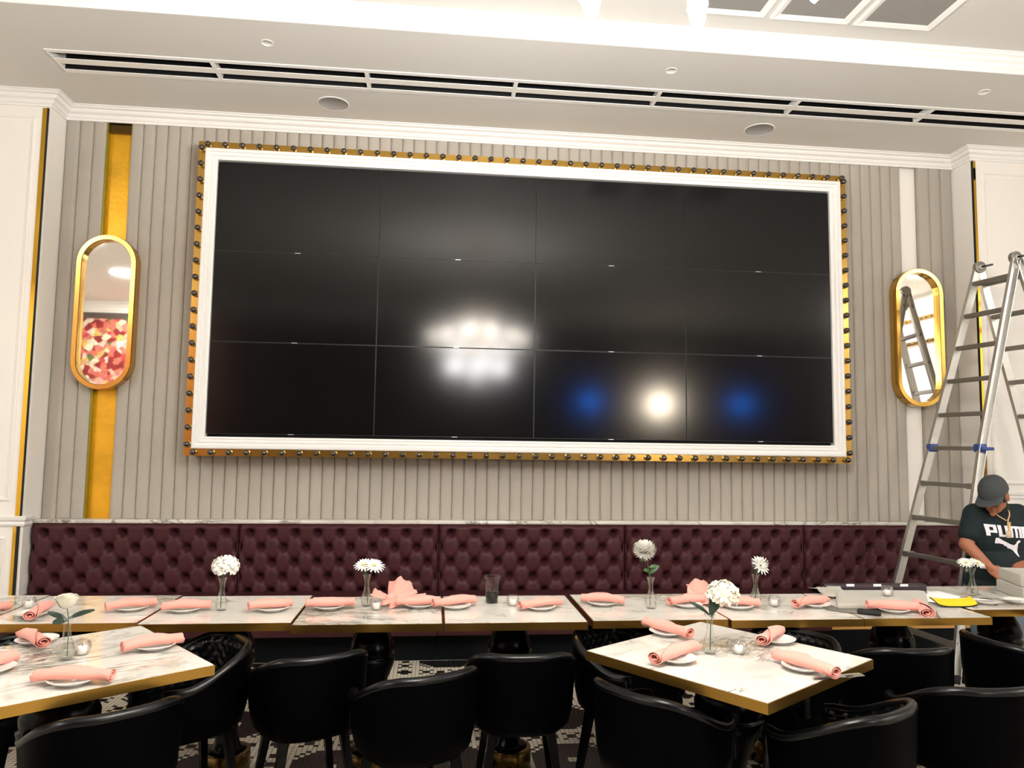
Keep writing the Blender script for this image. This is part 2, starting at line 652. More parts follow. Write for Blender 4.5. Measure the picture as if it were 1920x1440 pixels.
# walls
m = MB(); m.box(-RX, RX, 0.29, 0.45, 0, 4.5)
struct(m.build('wall_back', WHITE))
m = MB(); m.box(-RX, XL, 0.0, 0.29, 0, 4.5)
struct(m.build('wall_left', WHITE))
m = MB(); m.box(XR, RX, 0.0, 0.29, 0, 4.5)
struct(m.build('wall_right', WHITE))
m = MB(); m.box(-RX - 0.15, -RX, RY, 0.45, 0, 4.5)
struct(m.build('wall_far_left', WHITE))
m = MB(); m.box(RX, RX + 0.15, RY, 0.45, 0, 4.5)
struct(m.build('wall_far_right', WHITE))
m = MB(); m.box(-RX, RX, RY - 0.15, RY, 0, 4.5)
struct(m.build('wall_front', mat('dimmed_front_wall', (92, 82, 76), 0.7)))  # wall behind the camera, darkened to dim its reflection in the screens

# crown mouldings: stepped profile (d = distance out from the wall, z)
CRP = [(0.0, -0.098), (0.012, -0.098), (0.012, -0.083), (0.022, -0.079), (0.03, -0.066), (0.03, -0.056), (0.052, -0.045),
       (0.06, -0.032), (0.06, -0.024), (0.082, -0.018), (0.088, -0.008), (0.1, -0.008), (0.1, 0.0)]


def crown_path(name, pts, z, prof=CRP):
    """pts: floor-plan polyline; the room lies to the left of travel"""
    m = MB()
    n = len(pts)
    rows = []
    for i, p in enumerate(pts):
        p = Vector(p)
        d0 = (p - Vector(pts[i - 1])).normalized() if i else None
        d1 = (Vector(pts[i + 1]) - p).normalized() if i < n - 1 else None
        n0 = Vector((-d0.y, d0.x)) if d0 else None
        n1 = Vector((-d1.y, d1.x)) if d1 else None
        if n0 and n1:
            o = (n0 + n1) / (1 + n0.dot(n1))
        else:
            o = n0 or n1
        rows.append([Vector((p.x + o.x * d, p.y + o.y * d, z + h)) for d, h in prof])
    m.grid(rows, 0, False)
    return struct(m.build(name, CROWN))


crown_path('trim_1', [(RX, 0.0), (XR, 0.0), (XR, YW), (XL, YW), (XL, 0.0), (-RX, 0.0)], ZC)
TRP = [(0.0, 0.0), (0.008, 0.0), (0.008, 0.03), (0.018, 0.034), (0.022, 0.05), (0.022, 0.062), (0.04, 0.072), (0.046, 0.086),
       (0.046, 0.094), (0.064, 0.102), (0.068, 0.115), (0.075, 0.117), (0.075, 0.125)]
crown_path('trim_2', [(RX, -1.2), (-RX, -1.2)], ZC, TRP)
crown_path('trim_3', [(-RX, RY), (RX, RY)], ZT, [(d, h * 2.2) for d, h in CRP])
crown_path('trim_4', [(RX, RY), (RX, 0.0)], ZC + 0.01)

# chair rail and panel mouldings on the white piers
RAIL = [(0.0, -0.035), (0.012, -0.035), (0.018, -0.02), (0.014, -0.005), (0.026, 0.01), (0.03, 0.03), (0.02, 0.036), (0.0, 0.036)]
crown_path('trim_5', [(XL, 0.09), (XL, 0.0), (-RX, 0.0)], 0.965, RAIL)
crown_path('trim_6', [(RX, 0.0), (3.79, 0.0)], 1.195, [(d * 0.7, h * 0.7) for d, h in RAIL])


def panel_frame(name, x0, x1, z0, z1, y):
    m = MB()
    steps = [(0.0, 0.0), (0.004, -0.006), (0.016, -0.012), (0.022, -0.006), (0.034, -0.004), (0.04, 0.0)]
    loops = []
    for d, h in steps:
        loops.append([Vector((x0 + d, y + h, z0 + d)), Vector((x1 - d, y + h, z0 + d)), Vector((x1 - d, y + h, z1 - d)), Vector((x0 + d, y + h, z1 - d))])
    m.grid(loops, 0, False, True)
    return struct(m.build(name, WHITE))


panel_frame('trim_7', -4.75, -3.735, 1.10, 3.92, 0.0)
panel_frame('trim_8', -4.75, -3.745, 0.12, 0.86, 0.0)
panel_frame('trim_9', 3.79, 4.85, 1.28, 3.90, 0.0)

# polished strips on the pier corners, black edges painting the recess shade
m = MB(); m.box(-3.692, -3.658, -0.012, -0.0005, 1.0, 3.99); m.box(-3.658, -3.652, -0.02, -0.0005, 1.0, 3.99, 1)
tag(m.build('corner_strip', [GOLDMIR, MATBLACK]), 'tall gold mirror strip on left white pier above the chair rail', 'trim strip')
m = MB(); m.box(-3.70, -3.678, -0.012, -0.0005, 0.3, 0.928, 0); m.box(-3.678, -3.66, -0.012, -0.0005, 0.3, 0.928, 1)
tag(m.build('corner_strip', [GOLDMIR, MATBLACK]), 'short gold strip on left white pier beside the maroon banquette', 'trim strip')
m = MB(); m.box(3.708, 3.735, -0.012, -0.0005, 1.0, 3.995); m.box(3.702, 3.708, -0.02, -0.0005, 1.0, 3.995, 1)
tag(m.build('corner_strip', [GOLDMIR, MATBLACK]), 'tall gold strip on right white pier behind the ladder', 'trim strip')


# ------------------------------------------------------------------ upholstered wall
def channel_panel(name, x0, x1, n, seed, label):
    rnd = random.Random(seed)
    z0, z1 = 0.966, 4.03
    R = 90
    wch = (x1 - x0) / n
    m = MB()
    prof = [(0.0, 0.024), (0.02, 0.012), (0.09, 0.003), (0.3, 0.0), (0.7, 0.0), (0.91, 0.003), (0.98, 0.012), (1.0, 0.024)]
    for c in range(n):
        pts = []
        dz = rnd.uniform(-0.003, 0.003)
        amp = rnd.uniform(0.3, 1.0)
        for r in range(R + 1):
            z = z0 + (z1 - z0) * r / R
            row = []
            for u, d in prof:
                jx = 0.0016 * noise.noise(Vector((c * 3.1 + seed, z * 1.7, 0))) if u < 0.5 else 0.0016 * noise.noise(Vector(((c + 1) * 3.1 + seed, z * 1.7, 0)))
                wr = 0.0
                if z < 1.6:
                    wr = amp * 0.0055 * noise.noise(Vector((c * 7.3, z * 30 + u * 2.4, seed))) * min(1, (1.6 - z) * 2)
                row.append(Vector((x0 + (c + u) * wch + jx, YW + d + dz * 0.5 + wr, z)))
            pts.append(row)
        m.grid(pts)
    m.box(x0 + 0.002, x1 - 0.002, YW + 0.026, 0.288, z0, z1, 0)
    o = m.build(name, VELVET)
    return tag(o, label, 'wall panel')


channel_panel('channel_panel', XL + 0.004, -3.335, 3, 1, 'narrow taupe channelled velvet panel between left pier and gold recess')
channel_panel('channel_panel', -3.158, 3.213, 70, 2, 'wide taupe velvet channel panel surrounding the video wall')
channel_panel('channel_panel', 3.374, XR - 0.004, 3, 3, 'narrow taupe channelled velvet panel beside the right pier')

m = MB()
m.box(-3.333, -3.160, 0.268, 0.288, 0.966, 3.93, 0)
m.box(-3.333, -3.326, 0.222, 0.268, 0.966, 4.03, 1)  # reflection painted into the olive colour of this side strip
m.box(-3.333, -3.160, 0.24, 0.288, 3.93, 4.03, 2)
tag(m.build('gold_recess_board', [FOIL, mat('reflected_foil_side', (150, 140, 30), 0.4, 0.6), DKBRASS]), 'bright gold foil board recessed behind the left mirror', 'wall panel')
m = MB()
m.box(3.216, 3.371, 0.262, 0.29, 0.966, 4.03, 0)
tag(m.build('recess_board', [WHITE]), 'bare white board recessed behind the right mirror', 'wall panel')

# marble ledge above the banquette
m = MB()
m.rbox(XL + 0.003, XR - 0.003, 0.095, 0.29, 0.940, 0.966, 0.003, 1)
tag(m.build('marble_ledge', MARBLE), 'long white marble ledge running above the maroon banquette', 'ledge')


# ------------------------------------------------------------------ oval mirrors
def pill(w, h, n=18):
    r = w / 2
    pts = []
    for k in range(n + 1):
        a = pi * k / n
        pts.append((r * cos(a), (h / 2 - r) + r * sin(a)))
    for k in range(n + 1):
        a = pi + pi * k / n
        pts.append((r * cos(a), -(h / 2 - r) + r * sin(a)))
    return pts


def wall_mirror(x, z, label):
    t = thing('wall_mirror', label, 'mirror', (x, YW, z), 0, 'oval brass mirrors')
    m = MB()
    o, i = pill(0.432, 1.175), pill(0.352, 1.095)
    loops = [[Vector((px, py, pz)) for px, pz in lp] for lp, py in
             ((o, -0.006), (o, -0.088), (pill(0.424, 1.167), -0.094), (pill(0.360, 1.103), -0.094), (i, -0.088), (i, -0.05))]
    m.grid(loops, 0, False, True)
    m.build('mirror_frame', GOLD, t)
    m = MB()
    vs = [m.bm.verts.new((px, -0.052, pz)) for px, pz in i]
    m.bm.faces.new(vs)
    vs = [m.bm.verts.new((px, -0.007, pz)) for px, pz in o]
    m.bm.faces.new(vs)
    m.build('mirror_glass', MIRROR, t)
    return t


wall_mirror(-3.242, 2.505, 'oval brass mirror reflecting pink flowers in front of gold recess')
wall_mirror(3.293, 2.503, 'oval brass mirror beside the ladder in front of white recess')

# ------------------------------------------------------------------ video wall
PW, PH, ZS = 1.211, 0.6845, 3.655
rows_n, cols_n = ['top', 'middle', 'bottom'], ['leftmost', 'second from left', 'second from right', 'rightmost']
base_panel = None
for r in range(3):
    for c in range(4):
        lab = f'black display panel of the video wall, {rows_n[r]} row, {cols_n[c]}'
        loc = (-2 * PW + (c + 0.5) * PW, 0.0, ZS - (r + 1) * PH)
        if base_panel is None:
            t = thing('display_panel', lab, 'screen', loc, 0, 'panels of the video wall')
            m = MB(); hw = PW / 2 - 0.0012
            m.box(-hw, hw, 0.004, 0.09, 0.0012, PH - 0.0012)
            for x0, x1, z0, z1 in ((-hw, hw, 0.0012, 0.0055), (-hw, hw, PH - 0.004, PH - 0.0012), (-hw, -hw + 0.003, 0.0055, PH - 0.004), (hw - 0.003, hw, 0.0055, PH - 0.004)):
                m.box(x0, x1, -0.001, 0.004, z0, z1)
            m.build('bezel', BEZEL, t)
            m = MB(); m.box(-hw + 0.003, hw - 0.003, 0.0, 0.003, 0.0055, PH - 0.004)
            m.build('screen', SCREEN, t)
            m = MB(); m.box(-0.021, 0.021, -0.0025, -0.001, 0.0005, 0.0055)
            m.build('badge', SILVER, t)
            base_panel = t
        else:
            dup(base_panel, loc, 0, lab)
m = MB()
m.box(-2.435, 2.435, 0.05, 0.2, 1.56, ZS - 3 * PH - 0.002)
m.box(-2.435, 2.435, 0.1, 0.22, 1.56, 3.68)
tag(m.build('screen_mount', MATBLACK), 'black mounting strip under the bottom row of display panels', 'mount')


def rect_frame(m, lv, y_back, mi=0):
    """lv: list of (half width, z top, z bottom, y)"""
    loops = [[Vector((-hw, y, zb)), Vector((hw, y, zb)), Vector((hw, y, zt)), Vector((-hw, y, zt))] for hw, zt, zb, y in lv]
    m.grid(loops, mi, False, True)


def lerp_frame(s, y):
    """s 0..1 from the outer to the inner edge of the white moulding"""
    return (2.515 - s * 0.088, 3.748 - s * 0.083, 1.494 + s * 0.087, y)


m = MB()
lv = [lerp_frame(0, 0.2), lerp_frame(0, -0.03), lerp_frame(0.1, -0.034), lerp_frame(0.28, -0.034), lerp_frame(0.34, -0.02),
      lerp_frame(0.46, -0.018), lerp_frame(0.52, -0.026), lerp_frame(0.62, -0.026), lerp_frame(0.68, -0.012), lerp_frame(0.78, -0.012),
      lerp_frame(0.84, -0.02), lerp_frame(1.0, -0.016), lerp_frame(1.0, 0.06)]
rect_frame(m, lv, 0)
tag(m.build('screen_surround', CROWN), 'white stepped moulding framing the black video wall', 'frame')

t = thing('marquee_surround', 'gold marquee frame studded with bulbs around the video wall', 'frame', (0, 0, 0))
OW, OT, OB = 2.572, 3.804, 1.441


def rail(p, name):
    m = MB()
    x0, x1, z0, z1 = p
    m.box(x0, x1, -0.008, 0.215, z0, z1)
    return m.build(name, GOLD, t)


rail((-OW, OW, 3.749, OT), 'rail')
rail((-OW, OW, OB, 1.493), 'rail')
rail((-OW, -2.516, 1.493, 3.749), 'rail')
rail((2.516, OW, 1.493, 3.749), 'rail')


def bulb_shape(m, x, y, z):
    M = Matrix.Translation((x, y, z)) @ Matrix.Rotation(pi / 2, 4, 'X')
    m.lathe([(0.025, 0.0), (0.025, 0.004), (0.023, 0.006), (0.018, 0.006)], 0, 0, 14, 1, M, False)
    m.lathe([(0.015, 0.004), (0.020, 0.012), (0.0222, 0.024), (0.020, 0.036), (0.012, 0.044), (0.001, 0.0465)], 0, 0, 14, 0, M, True)


m = MB(); bulb_shape(m, 0, 0, 0)
b0 = m.build('marquee_bulb', [BULB, GOLD], t)
spots = [(-2.501 + k * 0.12575, 3.777) for k in range(41)]
spots += [(-2.501 + k * 0.12575, 1.467) for k in range(41)]
spots += [(-2.545, 3.748 - k * 0.12355) for k in range(19)]
for k, (x, z) in enumerate(spots):
    o = b0 if k == 0 else b0.copy()
    if k:
        COL.objects.link(o)
    o.location = (x, -0.008, z)
m = MB()
for k in range(19):
    bulb_shape(m, 2.545, -0.008, 3.748 - k * 0.12355)
o = m.build('marquee_bulb_run', [BULB, GOLD], t)
o['kind'] = 'stuff'

# ------------------------------------------------------------------ ceiling fittings
first = None
bx = [SX0, -2.31, -1.28, -0.24, 0.805, 1.855, 2.905, 3.955]
m = None
for k in range(7):
    x0, x1 = bx[k], bx[k + 1]
    t = thing('slot_diffuser', f'white linear air diffuser with two dark slots, {ORD[k]} from the left', 'air vent', ((x0 + x1) / 2, 0, ZC), 0, 'linear slot diffusers in the soffit')
    h = (x1 - x0) / 2
    m = MB()
    e = 0.012
    m.box(-h, h, SL0 - e, SL0 + 0.022, -0.006, 0.0)
    m.box(-h, h, SL1 - 0.03, SL1 + e, -0.006, 0.0)
    m.box(-h, -h + 0.014, SL0 + 0.028, SL1 - 0.035, -0.006, 0.04)
    m.box(h - 0.014, h, SL0 + 0.028, SL1 - 0.035, -0.006, 0.04)
    m.build('vent_frame', CROWN, t)
    m = MB()
    ym = (SL0 + SL1) / 2
    m.box(-h + 0.014, h - 0.014, ym - 0.036, ym + 0.03, -0.005, 0.001)
    m.build('vent_bar', WHITE, t)


def ceiling_disc(name, x, y, r, lab, cat, mt, grp, h=0.005):
    m = MB()
    m.lathe([(r, 0.0), (r, -h * 0.5), (r * 0.96, -h), (r * 0.94, -h), (r * 0.93, -h * 0.7), (0.001, -h * 0.75)], 0, 0, 36, 0, None, False)
    for f in m.bm.faces:
        c = f.calc_center_median()
        if math.hypot(c.x, c.y) < r * 0.93:
            f.material_index = 1
    tag(m.build(name, [CROWN, mt], None, (x, y, ZC)), lab, cat, grp)


ceiling_disc('ceiling_speaker', -1.572, -0.133, 0.12, 'round grey ceiling speaker above the left half of video wall', 'speaker', SPEAKERM, 'round ceiling speakers')
ceiling_disc('ceiling_speaker', 1.78, -0.133, 0.12, 'round grey ceiling speaker above the right half of video wall', 'speaker', SPEAKERM, 'round ceiling speakers')
for x, lab in ((-1.882, 'left of the three'), (0.786, 'middle of the three'), (3.077, 'right of the three')):
    ceiling_disc('sprinkler_cover', x, -0.95, 0.04, f'small round white cover plate on the soffit, {lab}', 'ceiling cover', CROWN, 'round cover plates on the soffit', 0.004)

for k, (x0, x1) in enumerate(((0.717, 1.218), (1.258, 1.768), (1.808, 2.322))):
    t = thing('ceiling_grille', f'square perforated return air grille in white frame, {("left", "middle", "right")[k]} of three', 'air vent', ((x0 + x1) / 2, -1.69, ZT), 0, 'return air grilles')
    h = (x1 - x0) / 2
    m = MB()
    lv = [(h, 0.0), (h, -0.012), (h - 0.012, -0.016), (h - 0.045, -0.006), (h - 0.05, -0.001)]
    loops = [[Vector((-q, -q, z)), Vector((q, -q, z)), Vector((q, q, z)), Vector((-q, q, z))] for q, z in lv]
    m.grid(loops, 0, False, True)
    m.build('vent_frame', CROWN, t)
    m = MB(); m.box(-h + 0.048, h - 0.048, -h + 0.048, h - 0.048, -0.004, -0.001)
    m.build('vent_mesh', PERF, t)

# fixtures for the added fill lights, unseen behind the camera
dl = None
for i, (x, y) in enumerate(FILL_LIGHTS):
    if dl is None:
        dl = thing('fill_downlight', 'added round fill light in the ceiling behind the viewer', 'ceiling light', (x, y, ZT), 0, 'added fill lights')
        m = MB(); m.lathe([(0.15, 0.0), (0.15, -0.006), (0.13, -0.008), (0.125, -0.002)], 0, 0, 28, 0, None, False); m.build('trim_ring', CROWN, dl)
        m = MB(); m.lathe([(0.125, -0.002), (0.001, -0.002)], 0, 0, 28, 0, None, False); m.build('lens', LENS, dl)
    else:
        dup(dl, (x, y, ZT), 0, dl['label'])

# ------------------------------------------------------------------ chandelier
t = thing('crystal_chandelier', 'lit crystal chandelier hanging at the top of the picture', 'chandelier', (CH.x, CH.y, 0))


def crystal(m, p, r, h, rnd, mi=0):
    n = 6
    a0 = rnd.random() * 6
    rows = []
    for rr, zz in ((0.02, 0), (0.9, -0.28), (1.0, -0.5), (0.65, -0.78), (0.02, -1.0)):
        rows.append([Vector((p[0] + r * rr * cos(a0 + 2 * pi * k / n), p[1] + r * rr * sin(a0 + 2 * pi * k / n), p[2] + zz * h)) for k in range(n)])
    m.grid(rows, mi, False, True)


rnd = random.Random(4)
m = MB(); m.lathe([(0.09, ZT), (0.09, ZT - 0.02), (0.03, ZT - 0.05), (0.012, ZT - 0.06)], 0, 0, 20); m.build('canopy', GOLD, t)
m = MB(); m.tube([(0, 0, ZT - 0.05), (0, 0, 3.2)], 0.008, 8)
m.lathe([(0.02, 3.45), (0.05, 3.4), (0.03, 3.3), (0.06, 3.2), (0.03, 3.05), (0.05, 2.9), (0.02, 2.75)], 0, 0, 16); m.build('column', GOLD, t)
m = MB()
for R_, z in ((0.62, 2.935), (0.5, 2.95), (0.34, 3.16), (0.2, 3.36)):
    m.tube([(R_ * cos(2 * pi * k / 32), R_ * sin(2 * pi * k / 32), z) for k in range(33)], 0.008, 6)
for k in range(10):
    a = pi / 2 + pi / 10 + k * pi / 5
    m.tube([(0.03 * cos(a), 0.03 * sin(a), 3.0), (0.25 * cos(a), 0.25 * sin(a), 2.88), (0.5 * cos(a), 0.5 * sin(a), 2.93), (0.62 * cos(a), 0.62 * sin(a), 2.935)], 0.006, 6)
m.build('arm_frame', GOLD, t)
cl = None
for k in range(10):
    a = pi / 2 + pi / 10 + k * pi / 5
    if cl is None:
        m = MB()
        for q in range(60):
            aa, zz = q * 2.4, -0.17 * q / 60
            rr = (0.034 * (1 - (q / 60) ** 2.2)) * (0.7 + 0.3 * rnd.random())
            crystal(m, (rr * cos(aa), rr * sin(aa), zz), 0.011 + 0.004 * rnd.random(), 0.03 + 0.012 * rnd.random(), rnd)
        cl = m.build('crystal_pendant', [CRYSTAL], t)
        o = cl
    else:
        o = cl.copy(); COL.objects.link(o)
    o.location = (0.5 * cos(a), 0.5 * sin(a), 2.92)
    o.rotation_euler = (0, 0, a)
m = MB()
for ring, (R_, z, n) in enumerate(((0.42, 2.98, 40), (0.34, 3.16, 34), (0.2, 3.36, 22), (0.34, 2.90, 30), (0.22, 2.80, 20), (0.1, 2.74, 10))):
    for k in range(n):
        a = 2 * pi * k / n
        crystal(m, (R_ * cos(a), R_ * sin(a), z), 0.013, 0.1, rnd)
m.build('crystal_drops', CRYSTAL, t)['kind'] = 'stuff'
m = MB(); m.lathe([(0.012, 0.0), (0.024, 0.02), (0.026, 0.04), (0.014, 0.075), (0.002, 0.095)], 0, 0, 10)
b0 = m.build('candle_bulb', CANDLE, t)
k2 = 0
for R_, z, n in ((0.62, 2.935, 12), (0.42, 2.96, 8), (0.2, 3.1, 5)):
    for k in range(n):
        a = 2 * pi * (k + 0.5) / n
        o = b0 if k2 == 0 else b0.copy()
        if k2:
            COL.objects.link(o)
        k2 += 1
        o.location = (R_ * cos(a), R_ * sin(a), z)

# ------------------------------------------------------------------ what the mirrors and dark screens reflect
m = MB()
rnd = random.Random(9)
pts = []
for j in range(61):
    row = []
    for i in range(56):
        x, z = -7.55 + i * 0.05, 0.1 + j * 0.063
        row.append(Vector((x, RY + 0.06 + 0.05 * noise.noise(Vector((x * 9, z * 9, 0))), z)))
    pts.append(row)
m.grid(pts, 0, True)
o = m.build('flower_wall', FLORAL)
tag(o, 'wall of pink and red artificial flowers seen in the left mirror', 'flower wall')
o['kind'] = 'stuff'
for zz, lab in ((3.84, 'upper gold bulb strip on the far wall seen in right mirror'), (3.43, 'lower gold bulb strip on the far wall seen in right mirror')):
    t = thing('marquee_strip', lab, 'trim strip', (RX, 0, zz))
    m = MB(); m.box(-0.03, -0.001, -8.8, -1.5, -0.035, 0.035); m.build('rail', GOLD, t)
    m = MB()
    for k in range(53):
        m.sphere((-0.035, -8.7 + k * 0.135, 0), 0.02, 8, 6)
    m.build('bulb_run', BULB, t)['kind'] = 'stuff'
for x, y, z, r, mt_, lab in ((3.75, RY + 0.12, 2.42, 0.2, WARMLIT, 'glowing white globe lamp on the wall behind the viewer'),):
    m = MB(); m.sphere((0, 0, 0), r, 20, 14, 0); m.lathe([(0.05, -0.02), (0.07, 0.02), (0.07, 0.04)], 0, 0, 16, 1, Matrix.Translation((0, -0.12, 0)) @ Matrix.Rotation(pi / 2, 4, 'X'))
    tag(m.build('wall_globe', [mt_, GOLD], None, (x, y + 0.06, z)), lab, 'lamp')
for x, lab in ((2.35, 'blue lit screen on the wall behind the viewer, nearer the globe lamp'), (5.5, 'blue lit screen on the wall behind the viewer, by the corner')):
    m = MB(); m.box(-0.16, 0.16, 0.0, 0.05, -0.11, 0.11, 1); m.box(-0.15, 0.15, 0.05, 0.052, -0.1, 0.1, 0)
    tag(m.build('wall_screen', [BLUELIT, BEZEL], None, (x, RY, 2.45)), lab, 'screen')

# ------------------------------------------------------------------ tufted banquette
BX = [XL + 0.01, -2.18, -0.705, 0.742, 2.21, XR - 0.03]
BZ0, BZ1 = 0.43, 0.94
TP, TR = 0.172, 0.216           # button pitch across, double row pitch


def tufted(x0, x1, name, parent):
    step = 0.0095
    nx, nz = int((x1 - x0) / step), int((BZ1 - BZ0) / step)
    cols = round((x1 - x0) / TP)
    pitch = (x1 - x0) / cols
    zr = 0.875                  # top row of buttons
    pts = []
    for j in range(nz + 1):
        z = BZ0 + (BZ1 - BZ0) * j / nz
        row = []
        for i in range(nx + 1):
            x = (x1 - x0) * i / nx
            u = x / pitch - 0.5
            v = (z - zr) / TR
            a, b = u + v, u - v
            cr = min(abs(sin(pi * a)), abs(sin(pi * b)))
            h = 0.009 * min(1.0, cr * 1.6) ** 0.5 + 0.004 * cr
            hb = h
            # nearest button
            best = 9
            for ru in (round(2 * u) / 2, (math.floor(2 * u)) / 2, (math.ceil(2 * u)) / 2):
                for rv in (math.floor(2 * v) / 2, math.ceil(2 * v) / 2):
                    if (ru + rv) % 1 < 1e-6 or (ru + rv) % 1 > 1 - 1e-6:
                        dx, dz = (u - ru) * pitch, (v - rv) * TR
                        d = math.hypot(dx, dz)
                        if d < best:
                            best, ang = d, math.atan2(dz, dx)
            if v > 0.02 and best > 0.02:
                h = 0.012
                k = min(1, (v * TR) / 0.05)
                h = h * k + hb * (1 - k)
            dent = math.exp(-(best / 0.025) ** 2)
            wr = 0.0022 * math.exp(-((best - 0.035) / 0.02) ** 2) * sin(ang * 13 + x * 5)
            h = h - 0.066 * dent + wr
            # plain border that rolls back at the edges
            e = min(x, (x1 - x0) - x)
            if e < 0.03:
                h -= 0.03 * (1 - e / 0.03) ** 2
            et = BZ1 - z
            if et < 0.03:
                h -= 0.04 * (1 - et / 0.03) ** 2
            eb = z - BZ0
            if eb < 0.02:
                h -= 0.01 * (1 - eb / 0.02) ** 2
            row.append(Vector((x0 + x, 0.078 - h, z)))
        pts.append(row)
    m = MB()
    m.grid(pts)
    m.box(x0 + 0.006, x1 - 0.006, 0.146, 0.286, BZ0, BZ1 - 0.004)
    m.box(x0 + 0.004, x1 - 0.004, 0.10, 0.15, BZ1 - 0.014, BZ1 - 0.006)
    m.box(x0 + 0.002, x0 + 0.012, 0.10, 0.15, BZ0, BZ1 - 0.01)
    m.box(x1 - 0.012, x1 - 0.002, 0.10, 0.15, BZ0, BZ1 - 0.01)
    m.box(x0 + 0.004, x1 - 0.004, 0.145, 0.15, BZ0, BZ1 - 0.006)
    return m.build(name, MAROON, parent)


blab = ['against the left white pier', 'behind the second and third back tables from left', 'under the middle of the video wall, behind the plastic cup',
        'behind the tall round white chrysanthemum', 'behind the ladder, with its seat missing']
for k in range(5):
    x0, x1 = BX[k] + 0.002, BX[k + 1] - 0.002
    t = thing('banquette', f'maroon button tufted banquette section {blab[k]}', 'banquette', ((x0 + x1) / 2, 0.1, 0), 0, 'banquette sections along the wall')
    cx = (x0 + x1) / 2
    o = tufted(x0, x1, 'backrest', t)
    o.location = (-cx, -0.1, 0)
    if k < 4:
        m = MB(); m.rbox(x0 - cx, x1 - cx, -0.425, -0.005, 0.36, 0.45, 0.022, 3); m.build('seat', MAROON, t)
        m = MB(); m.rbox(x0 - cx, x1 - cx, -0.415, -0.36, 0.21, 0.362, 0.006, 1); m.build('seat_front', MAROON, t)
        m = MB(); m.box(x0 - cx, x1 - cx, -0.245, 0.18, 0.0, 0.212); m.box(x0 - cx, x1 - cx, -0.36, 0.18, 0.2, 0.36); m.build('plinth', KICK, t)
    else:
        m = MB(); m.box(x0 - cx, x1 - cx, -0.245, -0.2, 0.0, 0.178); m.box(x0 - cx, x1 - cx, -0.2, 0.18, 0.0, 0.15); m.box(x0 - cx, x1 - cx, 0.0, 0.03, 0.15, 0.42); m.build('plinth', KICK, t)
        m = MB(); m.box(x0 - cx + 0.01, x1 - cx - 0.01, -0.243, -0.205, 0.178, 0.208)
        m.build('seat_rail', WOOD, t)['label'] = 'bare wooden rail left where the seat was removed'

# ------------------------------------------------------------------ tables
TZ = 0.75


def pedestal(t, s=1.0):
    m = MB()
    m.lathe([(0.02, 0.712), (0.062, 0.712), (0.064, 0.68), (0.074, 0.655), (0.095, 0.615), (0.108, 0.575), (0.107, 0.55), (0.1, 0.536), (0.112, 0.53),
             (0.113, 0.522), (0.104, 0.49), (0.08, 0.43), (0.056, 0.36), (0.046, 0.26), (0.048, 0.18), (0.06, 0.12), (0.09, 0.1)], 0, 0, 32)
    if s != 1:
        for v in m.bm.verts:
            v.co.x *= s; v.co.y *= s
    m.build('pedestal', BLACK, t)
    m = MB()
    m.lathe([(0.106 * s, 0.1), (0.108 * s, 0.098), (0.108 * s, 0.0), (0.02, 0.0)], 0, 0, 32)
    m.build('pedestal_foot', DKBRASS, t)
    m = MB()
    m.box(-0.16 * s, 0.16 * s, -0.16 * s, 0.16 * s, 0.703, 0.714)
    m.build('mounting_plate', MATBLACK, t)


def make_table(w, d, label, loc, rz, s=1.0, grp=None, ped=True):
    t = thing('dining_table', label, 'table', loc, rz, grp)
    m = MB()
    e = 0.004
    m.box(-w / 2 + e, w / 2 - e, -d / 2 + e, d / 2 - e, 0.722, TZ)
    m.build('tabletop', MARBLE, t)
    m = MB()
    h0, h1 = 0.714, TZ - 0.0015
    m.box(-w / 2, w / 2, -d / 2, -d / 2 + e, h0, h1)
    m.box(-w / 2, w / 2, d / 2 - e, d / 2, h0, h1)
    m.box(-w / 2, -w / 2 + e, -d / 2 + e, d / 2 - e, h0, h1)
    m.box(w / 2 - e, w / 2, -d / 2 + e, d / 2 - e, h0, h1)
    m.box(-w / 2 + e, w / 2 - e, -d / 2 + e, d / 2 - e, h0, h0 + 0.007)
    m.build('edge_band', BRASS, t)
    pedestal(t, s)
    return t


RT = [(-3.356, -2.698, -2.15), (-2.693, -2.038, -2.175), (-2.030, -1.374, -2.205), (-1.366, -0.706, -2.25), (-0.697, -0.045, -2.25),
      (-0.018, 0.630, -2.232), (0.634, 1.286, -2.253), (1.29, 1.945, -2.25)]
TL = ['marble table at the left picture edge, end of back row', 'back row marble table carrying two plates beside the left edge table', 'back row marble table with the hydrangea vase at its middle',
      'back row marble table with the gerbera vase and crumpled napkin', 'back row marble table with the plastic cup of cola', 'back row marble table with the tall round chrysanthemum',
      'back row marble table with the fluffy white flower and a votive', 'back row marble table carrying the grey pad and yellow card']
for (x0, x1, yf), lab in zip(RT, TL):
    make_table(x1 - x0, 0.60, lab, ((x0 + x1) / 2, yf + 0.30, 0), 0, 1.0, 'marble tables in the back row')
make_table(0.80, 0.62, 'marble table set back at right, under the grey boxes and daisies', (2.365, -1.775, 0), 0, 1.0, 'marble tables in the back row')
make_table(0.66, 0.66, 'marble table corner at the right picture edge', (2.37, -2.56, 0), radians(-34), 1.0)
make_table(0.775, 0.775, 'turned square marble table in front at right, four place settings', (0.388, -2.81, 0), radians(35.5), 1.2, 'turned square marble tables')
make_table(0.77, 0.77, 'turned square marble table in front at left, with white rose', (-2.065, -2.767, 0), radians(38.3), 1.2, 'turned square marble tables')


# ------------------------------------------------------------------ barrel chairs
def rim_h(a):
    """rim height by angle from the back (0) round to the arms"""
    k = min(1.0, max(0.0, (abs(a) - 0.55) / 1.5))
    k = k * k * (3 - 2 * k)
    return 0.692 - 0.115 * k


